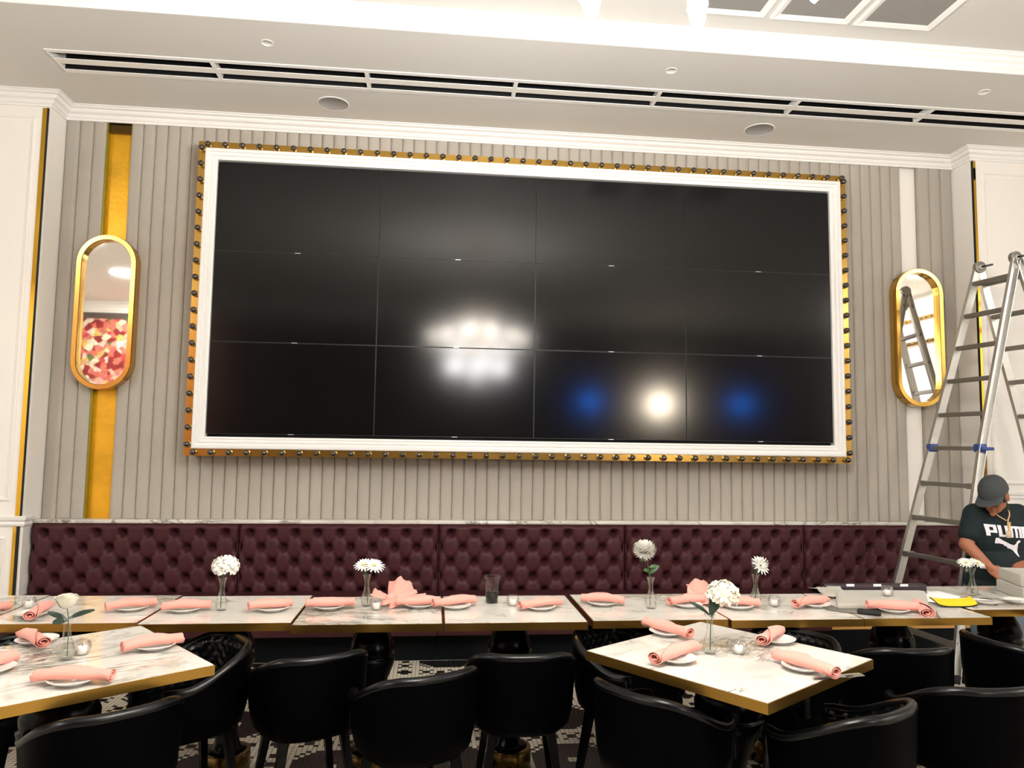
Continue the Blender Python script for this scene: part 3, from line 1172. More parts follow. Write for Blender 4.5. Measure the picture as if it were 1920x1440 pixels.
def plan(a, r=1.0):
    """super-elliptic barrel in plan; back toward -y"""
    x, y = sin(a), -cos(a)
    p = 2.6
    q = (abs(x) ** p + abs(y) ** p) ** (-1 / p)
    return Vector((x * q * 0.235 * r, y * q * 0.235 * r, 0))


AMAX = 2.25


def make_chair(label, loc, rz):
    t = thing('barrel_chair', label, 'chair', loc, rz, 'black barrel chairs')
    n = 44
    # outer shell
    m = MB()
    zs = [0.36, 0.37, 0.40, 0.46, 0.55, 0.65, 1.0]
    rs = [0.55, 0.78, 0.9, 0.955, 0.985, 1.0, 1.0]
    rows = []
    for zz, rr in zip(zs, rs):
        row = []
        for i in range(n + 1):
            a = -AMAX + 2 * AMAX * i / n
            top = rim_h(a)
            z = zz if zz < 0.99 else top
            z = min(z, top - 0.004 * (6 - zs.index(zz)))
            v = plan(a, rr)
            row.append(Vector((v.x, v.y, z)))
        rows.append(row)
    m.grid(rows)
    # underside
    m.lathe([(0.17, 0.372), (0.13, 0.36), (0.001, 0.36)], 0, 0, 24, 0, None, False)
    m.build('shell', BLACKLEATHER, t)
    # quilted inner pad
    m = MB()
    R = 30
    rows = []
    N = 90
    for j in range(R + 1):
        row = []
        for i in range(N + 1):
            a = -AMAX + 2 * AMAX * i / N
            top = rim_h(a) - 0.006
            z = 0.45 + (top - 0.45) * j / R
            u, v = a * 0.235 / 0.05, (z - 0.45) / 0.06
            q = min(abs(sin(pi * (u + v) / 1.0)), abs(sin(pi * (u - v) / 1.0)))
            th = 0.034 + 0.013 * q ** 0.5
            e = min(j, R - j) / 3
            if e < 1:
                th -= 0.012 * (1 - e)
            w = plan(a)
            nn = w.normalized()
            w = w - nn * th
            row.append(Vector((w.x, w.y, z)))
        rows.append(row)
    m.grid(rows)
    m.build('quilted_back', QUILT, t)
    # rolled rim with piping
    m = MB()
    pts, rad = [], []
    for i in range(n + 1):
        a = -AMAX + 2 * AMAX * i / n
        v = plan(a) - plan(a).normalized() * 0.016
        pts.append(Vector((v.x, v.y, rim_h(a) - 0.004)))
        rad.append(0.0185)
    a = AMAX
    v = plan(a) - plan(a).normalized() * 0.016
    pts = [Vector((-v.x, v.y, 0.44))] + [Vector((-v.x, v.y, 0.55))] + pts + [Vector((v.x, v.y, 0.55))] + [Vector((v.x, v.y, 0.44))]
    rad = [0.018, 0.018] + rad + [0.018, 0.018]
    m.tube(pts, rad, 10)
    m.build('rim', RIMLEATHER, t)
    # seat cushion
    m = MB()
    rows = []
    for r, z in ((0.2, 0.37), (0.96, 0.37), (1.0, 0.40), (1.0, 0.44), (0.95, 0.465), (0.8, 0.478), (0.4, 0.485), (0.01, 0.485)):
        rows.append([plan(2 * pi * k / 40, r * 0.84) + Vector((0, 0.03, z)) for k in range(40)])
    m.grid(rows, 0, True, True)
    m.build('seat', BLACKLEATHER, t)
    # legs
    for sx in (-1, 1):
        for sy in (-1, 1):
            m = MB()
            p0, p1 = Vector((0.12 * sx, 0.12 * sy, 0.375)), Vector((0.175 * sx, 0.165 * sy, 0.0))
            rows = [[p + Vector((a * h, b * h, 0)) for a, b in ((-1, -1), (1, -1), (1, 1), (-1, 1))] for p, h in ((p0, 0.018), (p1, 0.011))]
            vs = m.grid(rows, 0, False, True)
            m.bm.faces.new(vs[1])
            m.build('leg', BLACK, t)
    return t


def face(dx, dy):
    """rotation that turns the chair's front (+y) toward (dx, dy)"""
    return math.atan2(-dx, dy)


A_ = (-0.62, 0.785)
B_ = (-0.785, -0.62)
chairs = [
    ((-0.39, -2.51), face(0.0, 1), 'black barrel chair seen square from behind, in front of the cola cup table'),
    ((-1.25, -2.50), face(-0.42, 0.9), 'black barrel chair turned left, its back before the gerbera table'),
    ((-0.82, -2.76), face(-0.45, 0.9), 'black barrel chair nearest the middle of the picture, seen from behind'),
    ((0.06, -3.03), face(0.82, 0.57), 'black barrel chair at the near left side of the right square table'),
    ((0.10, -2.42), face(0.57, -0.82), 'black barrel chair at the far left side of right square table, quilting visible'),
    ((0.745, -2.515), face(-0.8, -0.58), 'black barrel chair at the far right side of the right square table'),
    ((0.60, -3.215), face(-0.5, 0.87), 'black barrel chair at the near right side of the right square table'),
    ((1.245, -2.515), face(0.0, 1), 'black barrel chair seen from behind in front of the grey pad table'),
    ((1.86, -2.54), face(1.0, 0.1), 'black barrel chair sideways at the right edge corner table'),
    ((1.19, -3.01), face(0.0, 1), 'black barrel chair in the bottom right corner of the picture'),
    ((-2.32, -2.43), face(-A_[0], -A_[1]), 'black barrel chair behind the left square table, only its rim showing'),
    ((-1.72, -2.49), face(B_[0], B_[1]), 'black barrel chair at the right side of left square table, quilting visible'),
    ((-1.80, -3.07), face(A_[0], A_[1]), 'black barrel chair in front of the left square table, seen from behind'),
]
c0 = None
for (x, y), rz, lab in chairs:
    x, y = -0.7674 + (x + 0.7674) * 1.04, -5.6528 + (y + 5.6528) * 1.04
    if c0 is None:
        c0 = make_chair(lab, (x, y, 0), rz)
    else:
        dup(c0, (x, y, 0), rz, lab)

# ------------------------------------------------------------------ plates and rolled napkins
row_of = ['first', 'second', 'third', 'fourth', 'fifth', 'sixth', 'seventh', 'eighth']


def where(tb, side):
    return {'R': 'right square table', 'L': 'left square table'}.get(tb, tb)


BT = {1: 'table left of the hydrangea', 2: 'hydrangea table', 3: 'gerbera table', 4: 'cola cup table', 5: 'chrysanthemum table', 6: 'fluffy flower table', 7: 'grey pad table'}
plates = [
    (-2.545, -2.03, f'left plate of the back row {BT[1]}'), (-2.158, -1.925, f'right plate of the back row {BT[1]}'),
    (-1.905, -1.965, f'left plate of the back row {BT[2]}'), (-1.505, -1.965, f'right plate of the back row {BT[2]}'),
    (-1.247, -1.94, f'left plate of the back row {BT[3]}'), (-0.815, -1.915, f'right plate of the back row {BT[3]}'),
    (-0.640, -1.945, f'left plate of the back row {BT[4]}'), (-0.228, -1.99, f'right plate of the back row {BT[4]}'),
    (0.1, -1.905, f'left plate of the back row {BT[5]}'), (0.523, -1.965, f'right plate of the back row {BT[5]}'),
    (0.767, -2.01, f'left plate of the back row {BT[6]}'), (1.185, -1.985, f'right plate of the back row {BT[6]}'),
    (1.516, -2.125, f'plate of the back row {BT[7]}'),
    (0.245, -2.50, 'plate at the far left side of the right square table'), (0.155, -2.89, 'plate at the near left side of the right square table'),
    (0.665, -2.645, 'plate at the far right side of the right square table'), (0.585, -3.02, 'plate at the near right side of the right square table'),
    (-2.29, -2.50, 'plate at the far left corner of the left square table'), (-1.81, -2.61, 'plate at the far right side of the left square table'),
    (-1.92, -3.02, 'plate at the near side of the left square table'), (-2.25, -2.88, 'plate cut by the left picture edge, left square table'),
    (2.149, -1.95, 'plate with a knife on it beside the daisy vase'), (2.335, -1.945, 'plate in front of the grey boxes at right'),
]
p0 = None
for x, y, lab in plates:
    lab = 'small white ' + lab
    if p0 is None:
        m = MB()
        m.lathe([(0.001, 0.004), (0.04, 0.004), (0.05, 0.006), (0.066, 0.013), (0.074, 0.018), (0.076, 0.0195), (0.075, 0.021), (0.066, 0.0165), (0.05, 0.0095), (0.001, 0.008)], 0, 0, 40, 0, None, False)
        m.lathe([(0.04, 0.004), (0.04, 0.0), (0.036, 0.0), (0.036, 0.004)], 0, 0, 40, 0, None, False)
        p0 = m.build('side_plate', CHINA, None, (x, y, TZ))
        tag(p0, lab, 'plate', 'small white plates')
    else:
        o = p0.copy(); COL.objects.link(o); o.location = (x, y, TZ); o['label'] = lab


def napkin(x0, y0, x1, y1, seed, label, zc=0.0, cut=0.0, loose=0.0, tilt=0.0):
    """a napkin rolled up: a spiral sheet whose free edge runs diagonally to a point"""
    rnd = random.Random(seed)
    L = math.hypot(x1 - x0, y1 - y0)
    L = min(max(L, 0.2), 0.27)
    rz = math.atan2(y1 - y0, x1 - x0)
    NL, NT = 22, 56
    turns = 2.45
    flip = 1 if cos(rz) > -0.2 else -1
    apex = rnd.uniform(-0.15, 0.25)
    m = MB()
    rows = []
    for i in range(NL + 1):
        s = i / NL * 2 - 1
        x = s * L / 2
        # the free edge: a triangle whose tip reaches furthest at the apex
        reach = 1.0 - abs(s - apex) * 1.15
        end = turns * 2 * pi + max(-1.6, reach * 1.5)
        bend = 0.007 * s * s + 0.004 * sin(s * 3 + seed)
        wid = 1.0 + 0.12 * s * s * (1 if rnd.random() < 2 else 0) + loose * abs(s)
        row = []
        for k in range(NT + 1):
            th = end * k / NT
            r = (0.0055 + 0.0172 * (th / (turns * 2 * pi)) ** 0.8) * wid
            lift = max(0.0, 1 - (end - th) / 0.9)
            r += 0.0028 * lift * lift
            aa = flip * (th - turns * 2 * pi) - flip * 1.0
            yy = 1.22 * r * sin(aa)
            zz = 0.88 * r * cos(aa)
            jit = 0.0012 * noise.noise(Vector((x * 30, th * 1.5, seed)))
            row.append(Vector((x, yy + jit + 0.003 * sin(s * 2.2 + seed), zz + jit - bend * 0.6)))
        rows.append(row)
    m.grid(rows)
    o = m.build('napkin', [PINK], None, ((x0 + x1) / 2, (y0 + y1) / 2, TZ + 0.036 + zc), (0, tilt, rz))
    sm = o.modifiers.new('thickness', 'SOLIDIFY')
    sm.thickness = 0.002
    return tag(o, label, 'napkin', 'rolled pink napkins')


NK = [
    ('A', (-2.495, -2.15, -2.53, -1.92), f'left plate of the back row {BT[1]}'), ('B', (-2.252, -1.985, -2.065, -1.875), f'right plate of the back row {BT[1]}'),
    ('C', (-1.998, -1.995, -1.79, -1.945), f'left plate of the back row {BT[2]}'), ('D', (-1.609, -2.0, -1.426, -1.925), f'right plate of the back row {BT[2]}'),
    ('E', (-1.354, -1.955, -1.125, -1.93), f'left plate of the back row {BT[3]}'), ('F', (-0.929, -1.93, -0.723, -1.915), f'right plate of the back row {BT[3]}'),
    ('G', (-0.749, -1.965, -0.542, -1.885), f'left plate of the back row {BT[4]}'), ('H', (-0.332, -2.028, -0.125, -1.948), f'right plate of the back row {BT[4]}'),
    ('I', (0.003, -1.857, 0.209, -1.93), f'left plate of the back row {BT[5]}'), ('J', (0.432, -1.964, 0.62, -1.906), f'right plate of the back row {BT[5]}'),
    ('K', (0.70, -1.985, 0.863, -2.005), f'left plate of the back row {BT[6]}'), ('L', (1.045, -2.05, 1.265, -1.94), f'right plate of the back row {BT[6]}'),
    ('M', (1.40, -2.091, 1.635, -2.148), f'plate of the back row {BT[7]}'),
    ('R1', (0.185, -2.40, 0.309, -2.61), 'far left plate of the right square table'), ('R2', (0.051, -2.955, 0.26, -2.79), 'near left plate of the right square table'),
    ('R3', (0.565, -2.73, 0.706, -2.565), 'far right plate of the right square table'), ('R4', (0.534, -2.916, 0.635, -3.155), 'near right plate of the right square table'),
    ('L1', (-2.363, -2.454, -2.215, -2.606), 'far left plate of the left square table'), ('L2', (-1.903, -2.682, -1.725, -2.56), 'far right plate of the left square table'),
    ('L3', (-2.035, -3.025, -1.793, -3.034), 'near plate of the left square table'), ('L4', (-2.335, -2.955, -2.221, -2.785), 'plate at the left picture edge'),
]
for k, (key, q, lab) in enumerate(NK):
    napkin(*q, 11 + k * 7, 'pink rolled napkin on the ' + lab)
napkin(-2.80, -2.05, -2.735, -1.87, 200, 'salmon pink rolled napkin cut by left edge, on the edge table', -0.012)
napkin(1.725, -2.0, 1.622, -2.235, 230, 'salmon pink rolled napkin end toward viewer, beside the yellow card', -0.012, 0, 0.2)


def crumpled(x, y, seed, lobes, label):
    """a napkin tied up in a loose bow: folded cloth lobes round a knot"""
    rnd = random.Random(seed)
    m = MB()
    for az, L, wd, lift in lobes:
        M = Matrix.Rotation(az, 4, 'Z')
        rows = []
        for i in range(9):
            u = i / 8
            row = []
            for k in range(9):
                v = k / 8 * 2 - 1
                wv = wd * (0.22 + 0.9 * u - 0.25 * u * u)
                px = u * L
                py = v * wv
                pz = lift * (u ** 1.1) - 0.5 * wv * abs(v) + 0.007 * sin(v * 7 + seed + u * 4) * u + 0.02 * (1 - u) + 0.016
                row.append(M @ Vector((px, py, max(pz, 0.001 + 0.002 * k))))
            rows.append(row)
        m.grid(rows)
    m.sphere((0, 0, 0.028), 0.026, 12, 8, 0, (1.2, 0.9, 0.95))
    o = m.build('napkin', PINK, None, (x, y, TZ + 0.001))
    sm = o.modifiers.new('thickness', 'SOLIDIFY'); sm.thickness = 0.0016
    return tag(o, label, 'napkin')


crumpled(-0.955, -1.84, 3, [(2.6, 0.10, 0.06, 0.05), (1.2, 0.11, 0.075, 0.10), (-1.0, 0.09, 0.07, 0.0), (-2.3, 0.09, 0.055, 0.0), (0.1, 0.17, 0.05, 0.03), (0.6, 0.12, 0.06, 0.06)], 'salmon pink napkin crumpled in a bow beside the gerbera vase')
crumpled(0.655, -1.86, 8, [(2.8, 0.09, 0.065, 0.06), (1.6, 0.10, 0.075, 0.09), (0.5, 0.11, 0.07, 0.08), (-0.3, 0.10, 0.06, 0.03), (-1.7, 0.08, 0.06, 0.0)], 'salmon pink napkin crumpled in a knot behind the hydrangea of the right table')


def cutlery(x, y, rz, z, kind, label):
    m = MB()
    if kind == 'knife':
        m.beam((-0.1, 0, 0), (0.0, 0, 0), 0.012, 0.004, (0, 1, 0)); m.beam((0, 0, 0), (0.1, 0, 0), 0.018, 0.0016, (0, 1, 0))
    else:
        m.beam((-0.1, 0, 0), (0.03, 0, 0), 0.009, 0.003, (0, 1, 0)); m.beam((0.03, 0, 0), (0.055, 0, 0.002), 0.022, 0.002, (0, 1, 0))
        for k in (-1, -0.33, 0.33, 1):
            m.beam((0.055, k * 0.009, 0.002), (0.095, k * 0.009, 0.004), 0.003, 0.002, (0, 1, 0))
    tag(m.build(kind, mat('stainless_steel', (214, 214, 212), 0.16, 1.0), None, (x, y, z), (0, 0, rz)), label, kind)


cutlery(0.66, -3.125, radians(5), TZ + 0.006, 'fork', 'steel fork sticking out of the napkin near the right square table corner')
cutlery(0.668, -3.105, radians(12), TZ + 0.004, 'knife', 'steel knife under the napkin near the right square table corner')
cutlery(2.13, -1.93, radians(-12), TZ + 0.026, 'knife', 'steel knife lying across the plate beside the daisy vase')
cutlery(2.20, -1.985, radians(160), TZ + 0.026, 'fork', 'steel fork lying on the plate beside the daisy vase')
cutlery(1.70, -2.19, radians(62), TZ + 0.004, 'fork', 'steel fork poking out of the napkin beside yellow card')


# ------------------------------------------------------------------ vases, flowers, candles
def petal(m, p, d, up, L, W, curl=0.3, mi=0, n=4):
    d, up = Vector(d).normalized(), Vector(up)
    s = d.cross(up)
    if s.length < 1e-4:
        s = d.cross(Vector((1, 0.2, 0)))
    s.normalize()
    u2 = s.cross(d).normalized()
    rows = []
    for i in range(n + 1):
        t = i / n
        wd = W * (sin(pi * min(0.96, 0.08 + 0.92 * t)) ** 0.6) * (0.5 + 0.5 * t) if i < n else W * 0.3
        c = Vector(p) + d * (L * t) + u2 * (curl * L * t * t)
        rows.append([c - s * wd * 0.5 + u2 * wd * 0.14, c - u2 * 0.0, c + s * wd * 0.5 + u2 * wd * 0.14])
    m.grid(rows, mi)


def daisy(m, c, nrm, R, rnd, n=17):
    nrm = Vector(nrm).normalized()
    a = nrm.orthogonal().normalized(); b = nrm.cross(a)
    for lay, (rr, cu) in enumerate(((1.0, -0.12), (0.82, 0.1))):
        for k in range(n):
            th = 2 * pi * (k + 0.5 * lay) / n + rnd.uniform(-0.05, 0.05)
            d = a * cos(th) + b * sin(th)
            petal(m, Vector(c) + d * R * 0.12, d + nrm * 0.1, nrm, R * rr * rnd.uniform(0.88, 1.0), R * 0.27, cu, 0)


def mum(m, c, R, rnd, squash=0.82, n=190):
    for k in range(n):
        z = 1 - 2 * (k + 0.5) / n
        th = k * 2.39996
        q = math.sqrt(1 - z * z)
        d = Vector((q * cos(th), q * sin(th), z * squash))
        petal(m, Vector(c) + d * R * 0.62, d, Vector((0, 0, 1)) if abs(z) < 0.9 else Vector((1, 0, 0)), R * 0.4 * rnd.uniform(0.85, 1.1), R * 0.3, 0.45, 0, 3)


def hydrangea(m, c, R, rnd, n=44, squash=0.8):
    for k in range(n):
        z = 1 - 1.55 * (k + 0.5) / n
        th = k * 2.39996
        q = math.sqrt(max(0, 1 - z * z))
        d = Vector((q * cos(th), q * sin(th), z))
        cc = Vector(c) + Vector((d.x * R, d.y * R, d.z * R * squash)) * rnd.uniform(0.82, 1.0)
        a = d.orthogonal().normalized(); b = d.cross(a)
        t0 = rnd.random() * 3
        for j in range(4):
            dd = a * cos(t0 + j * pi / 2) + b * sin(t0 + j * pi / 2)
            petal(m, cc, dd + d * 0.15, d, R * 0.36, R * 0.36, 0.15, 0, 3)


def rose(m, c, R, rnd):
    c = Vector(c)
    for ring, (n, rr, h, flare) in enumerate(((2, 0.3, 0.95, 0.0), (3, 0.5, 0.95, 0.05), (3, 0.7, 0.9, 0.16), (4, 0.88, 0.8, 0.3), (5, 1.0, 0.66, 0.42))):
        for k in range(n):
            a0 = 2 * pi * k / n + ring * 0.8
            span = 2 * pi / n * 0.72
            rows = []
            for i in range(7):
                t = i / 6
                r = R * rr * (0.25 + 0.75 * sin(pi / 2 * min(1, t * 1.5)) ** 0.8) + R * flare * max(0, t - 0.6) * 1.6
                row = []
                for q in range(9):
                    s_ = q / 8 * 2 - 1
                    a = a0 + s_ * span
                    z = -R * 0.75 + R * (0.75 + h) * t * (1 - 0.16 * s_ * s_ * t)
                    r2 = r + R * 0.05 * s_
                    row.append(c + Vector((r2 * cos(a), r2 * sin(a), z)))
                rows.append(row)
            m.grid(rows)


V0 = None


def vase(x, y, label, s=1.0, simple=False):
    global V0
    if V0 is None:
        t = thing('bud_vase', label, 'vase', (x, y, TZ), 0, 'clear glass bud vases')
        m = MB()
        m.lathe([(0.001, 0.003), (0.02, 0.003), (0.0225, 0.008), (0.027, 0.02), (0.0285, 0.033), (0.026, 0.046), (0.019, 0.062), (0.0135, 0.08), (0.0115, 0.1),
                 (0.0118, 0.115), (0.014, 0.13), (0.019, 0.146), (0.0205, 0.15)], 0, 0, 28, 0, None, False)
        m.lathe([(0.02, 0.003), (0.022, 0.0), (0.001, 0.0)], 0, 0, 28, 0, None, False)
        m.build('vase_body', GLASS, t)
        m = MB(); m.tube([(0.0205 * cos(2 * pi * k / 24), 0.0205 * sin(2 * pi * k / 24), 0.15) for k in range(25)], 0.0012, 6)
        m.build('vase_lip', GLASS, t)
        m = MB(); m.lathe([(0.001, 0.005), (0.0195, 0.006), (0.0255, 0.02), (0.0265, 0.033), (0.024, 0.045), (0.0205, 0.054), (0.001, 0.054)], 0, 0, 24, 0, None, False)
        m.build('vase_water', WATER, t)
        V0 = t
        return t
    return dup(V0, (x, y, TZ), 0, label, None, (s, s, s))


def stem_curve(p0, p1, n=8, sag=0.0):
    p0, p1 = Vector(p0), Vector(p1)
    out = []
    for i in range(n + 1):
        t = i / n
        q = p0.lerp(p1, t)
        k = max(0.0, t - 0.45) / 0.55
        q.x = p0.x + (p1.x - p0.x) * (0.1 * t + 0.9 * k * k)
        q.y = p0.y + (p1.y - p0.y) * (0.1 * t + 0.9 * k * k)
        out.append(q)
    return out


def leaf(m, p, d, L, W, curl=-0.35, mi=0):
    petal(m, p, d, (0.1, -0.8, 0.55), L, W, curl, mi, 6)


def flower(x, y, label, kind, heads, leaves, seed, leafmat=LEAF, pm=PETAL):
    """heads: [(dx, dy, z, R)] offsets from the vase axis, heights above the table"""
    rnd = random.Random(seed)
    t = thing('flower', label, 'flower', (x, y, TZ))
    for dx, dy, z, R in heads:
        m = MB(); m.tube(stem_curve((rnd.uniform(-.006, .006), rnd.uniform(-.006, .006), 0.012), (dx, dy, z - R * 0.25)), 0.0019, 6)
        m.build('stem', STEM, t)
        m = MB()
        if kind == 'daisy':
            daisy(m, (dx, dy, z), (dx * 6, dy * 6 - 0.45, 0.9), R, rnd)
        elif kind == 'mum':
            mum(m, (dx, dy, z), R, rnd)
        elif kind == 'hydrangea':
            hydrangea(m, (dx, dy, z), R, rnd)
        elif kind == 'fluffy':
            mum(m, (dx, dy, z), R, rnd, 0.7, 90)
            daisy(m, (dx, dy - R * 0.2, z - R * 0.15), (dx * 3 + 0.3, -0.7, 0.5), R * 1.15, rnd, 13)
        else:
            rose(m, (dx, dy, z), R, rnd)
        m.build('bloom', pm, t)
        if kind == 'daisy':
            m = MB(); m.sphere((dx, dy - 0.004, z + 0.006), R * 0.24, 10, 8, 0, (1, 1, 0.6)); m.build('flower_centre', CENTRE, t)
        if kind == 'rose':
            m = MB()
            for k in range(5):
                th = 2 * pi * k / 5
                petal(m, (dx, dy, z - R * 0.62), (cos(th), sin(th), 0.9), (-cos(th), -sin(th), 0.3), R * 0.85, R * 0.42, -0.25)
            m.build('sepals', LEAF, t)
    for p, d, L, W in leaves:
        m = MB(); leaf(m, p, d, L, W); m.build('leaf', leafmat, t)


vase(-1.745, -1.945, 'glass bud vase with white hydrangea, back row at left')
flower(-1.745, -1.945, 'white hydrangea in the vase at the left of the back row', 'hydrangea', [(0.012, 0.0, 0.205, 0.058)], [((0, 0, 0.15), (0.2, -0.5, 0.5), 0.04, 0.02)], 1)
vase(-1.075, -1.875, 'glass bud vase with white gerberas beside the crumpled napkin')
flower(-1.075, -1.875, 'pair of white gerberas in the vase beside crumpled napkin', 'daisy', [(-0.016, 0.0, 0.198, 0.048), (0.034, -0.008, 0.196, 0.05)], [((0, 0, 0.15), (-0.3, -0.4, 0.6), 0.035, 0.018)], 2)
vase(0.328, -1.985, 'glass bud vase with a tall round chrysanthemum')
flower(0.328, -1.985, 'tall round white chrysanthemum in back row vase', 'mum', [(-0.032, 0.0, 0.285, 0.058)],
       [((-0.004, 0, 0.17), (0.6, -0.4, 0.75), 0.055, 0.03), ((-0.008, 0, 0.2), (0.9, -0.3, 0.3), 0.045, 0.026), ((-0.01, 0, 0.18), (-0.5, -0.5, 0.3), 0.035, 0.03), ((-0.02, 0, 0.235), (-0.9, -0.1, 0.1), 0.035, 0.018)], 3)
vase(0.905, -1.91, 'glass bud vase with a fluffy white flower, behind the votive')
flower(0.905, -1.91, 'fluffy white flower leaning right in back row vase', 'fluffy', [(0.022, -0.006, 0.205, 0.045)], [((0, 0, 0.15), (0.1, -0.5, 0.7), 0.04, 0.018)], 4)
vase(0.324, -2.79, 'glass bud vase on the right square table')
flower(0.324, -2.79, 'white hydrangea with dark leaves on the right square table', 'hydrangea', [(0.055, 0.0, 0.225, 0.06)],
       [((0.0, 0, 0.145), (-0.75, -0.2, 0.7), 0.09, 0.022), ((0.004, 0, 0.14), (0.05, -0.35, 0.9), 0.075, 0.042), ((0.006, 0, 0.145), (0.55, -0.1, 0.8), 0.07, 0.02)], 5, DKLEAF, CREAM)
vase(-2.073, -2.74, 'glass bud vase on the left square table', 1.06)
flower(-2.073, -2.74, 'white rose with long leaves on the left square table', 'rose', [(-0.008, 0.0, 0.205, 0.031)],
       [((0.0, 0, 0.145), (0.95, -0.1, 0.5), 0.085, 0.026), ((0.0, 0, 0.14), (-0.9, -0.2, 0.55), 0.075, 0.026), ((0.0, 0, 0.14), (-0.75, -0.55, 0.1), 0.045, 0.034)], 6, DKLEAF, CREAM)
vase(2.235, -1.745, 'glass bud vase with daisies in front of the man')
flower(2.235, -1.745, 'pair of white daisies in the vase before the man', 'daisy', [(-0.034, 0.0, 0.18, 0.042), (0.03, -0.004, 0.178, 0.044)], [], 7)

vt0 = None
cd0 = None
for x, y, lab in ((-2.645, -1.86, 'back table left of the hydrangea'), (-1.02, -1.965, 'gerbera table'), (-0.352, -1.9, 'cola cup table right of the cup'),
                  (0.978, -1.965, 'back row beside the fluffy flower'), (0.436, -2.80, 'right square table'), (-2.045, -2.675, 'left square table behind the rose vase'), (1.633, -1.90, 'grey pad behind the napkin')):
    z = TZ + (0.0335 if 'grey pad' in lab else 0.0)
    if vt0 is None:
        m = MB()
        m.lathe([(0.001, 0.002), (0.018, 0.002), (0.026, 0.009), (0.0305, 0.022), (0.0305, 0.034), (0.027, 0.046), (0.0215, 0.053)], 0, 0, 28, 0, None, False)
        m.lathe([(0.0215, 0.053), (0.0205, 0.053), (0.026, 0.045), (0.0292, 0.033), (0.029, 0.022), (0.0245, 0.0105), (0.017, 0.004), (0.001, 0.004)], 0, 0, 28, 0, None, False)
        vt0 = m.build('votive_glass', GLASS, None, (x, y, z))
        tag(vt0, 'round glass votive holder on the ' + lab, 'candle holder', 'glass votive holders')
        cd0 = thing('candle', 'short white candle in the votive on the ' + lab, 'candle', (x, y, z + 0.004), 0, 'candles in the votives')
        m = MB(); m.lathe([(0.001, 0.0), (0.0165, 0.0), (0.0168, 0.026), (0.015, 0.028), (0.001, 0.027)], 0, 0, 20, 0, None, False); m.build('wax', WAX, cd0)
        m = MB(); m.tube([(0, 0, 0.026), (0.0006, 0, 0.035)], 0.0011, 6); m.build('wick', MATBLACK, cd0)
    else:
        o = vt0.copy(); COL.objects.link(o); o.location = (x, y, z); o['label'] = 'round glass votive holder on the ' + lab
        dup(cd0, (x, y, z + 0.004), 0, 'short white candle in the votive on the ' + lab)

# plastic cup of cola
t = thing('plastic_cup', 'clear plastic cup half full of dark cola, middle of back row', 'cup', (-0.452, -1.825, TZ))
m = MB()
m.lathe([(0.001, 0.004), (0.029, 0.004), (0.030, 0.0), (0.031, 0.0), (0.0335, 0.05), (0.0345, 0.053), (0.040, 0.108), (0.0405, 0.112), (0.0455, 0.126), (0.0465, 0.132)], 0, 0, 36, 0, None, False)
m.build('cup_wall', PLASTIC, t)
m = MB(); m.tube([(0.0475 * cos(2 * pi * k / 32), 0.0475 * sin(2 * pi * k / 32), 0.133) for k in range(33)], 0.0018, 8); m.build('cup_rim', PLASTIC, t)
m = MB(); m.lathe([(0.001, 0.005), (0.0285, 0.005), (0.0332, 0.055), (0.001, 0.055)], 0, 0, 32, 0, None, False); m.build('cola', COLA, t)

# ------------------------------------------------------------------ loose things on the right tables
m = MB()
cor = [(1.262, -2.062), (1.735, -2.085), (1.945, -1.765), (1.92, -1.735), (1.45, -1.71)]
for zz in (0,):
    lo = [m.bm.verts.new((x, y, TZ + 0.001)) for x, y in cor]
    hi = [m.bm.verts.new((x, y, TZ + 0.032)) for x, y in cor]
    m.bm.faces.new(lo[::-1]); m.bm.faces.new(hi)
    for i in range(len(cor)):
        j = (i + 1) % len(cor)
        m.bm.faces.new((lo[i], lo[j], hi[j], hi[i]))
bmesh.ops.bevel(m.bm, geom=m.bm.edges[:], offset=0.012, segments=3, profile=0.5, affect='EDGES')
for f in m.bm.faces:
    f.smooth = True
tag(m.build('velvet_pad', GREYPAD), 'long flat grey velvet pad lying on the right end of back row', 'pad')
m = MB()
rnd = random.Random(5)
rows = []
for i in range(7):
    row = []
    for j in range(6):
        x = 1.345 + 0.018 * i + 0.004 * j + 0.006 * rnd.random()
        y = -1.79 + 0.028 * j - 0.008 * i + 0.006 * rnd.random()
        row.append(Vector((x - (0.05 if j > 4 else 0), y, TZ + 0.012 + 0.016 * abs(noise.noise(Vector((i * 0.5, j * 0.6, 1)))) + 0.032 * max(0, (i - 2) / 8) + 0.004 * j)))
    rows.append(row)
m.grid(rows)
o = m.build('fabric_scrap', GREYPAD)
sm = o.modifiers.new('thickness', 'SOLIDIFY'); sm.thickness = 0.003
tag(o, 'torn grey fabric scrap at the left end of the grey pad', 'fabric')

t = thing('loose_rail', 'dark maroon board with three white stickers lying behind the grey pad', 'board', (1.70, -1.672, TZ), radians(-2))
m = MB(); m.rbox(-0.30, 0.29, -0.03, 0.01, 0.0005, 0.058, 0.004, 1); m.build('board', mat('dark_maroon_board', (36, 18, 24), 0.5), t)
for k in range(3):
    m = MB(); m.box(-0.175 + k * 0.155, -0.13 + k * 0.155, -0.0312, -0.029, 0.046, 0.0585); m.build('sticker', PAPER, t)

# papers fanned under the yellow card
for k, (x, y, a) in enumerate(((1.97, -1.79, 0.5), (2.0, -1.775, 0.3), (2.03, -1.79, 0.12), (1.94, -1.85, 0.75))):
    m = MB()
    m.box(-0.105, 0.105, -0.148, 0.148, 0, 0.0009)
    tag(m.build('paper_sheet', PAPER, None, (x, y, TZ + 0.0006 + k * 0.0011), (0, 0, a)), ('white paper sheet at the bottom of the fan', 'white paper sheet second from the bottom of the fan', 'white paper sheet third from the bottom of the fan', 'white paper sheet on top of the fan under yellow card')[k], 'paper', 'fanned paper sheets')

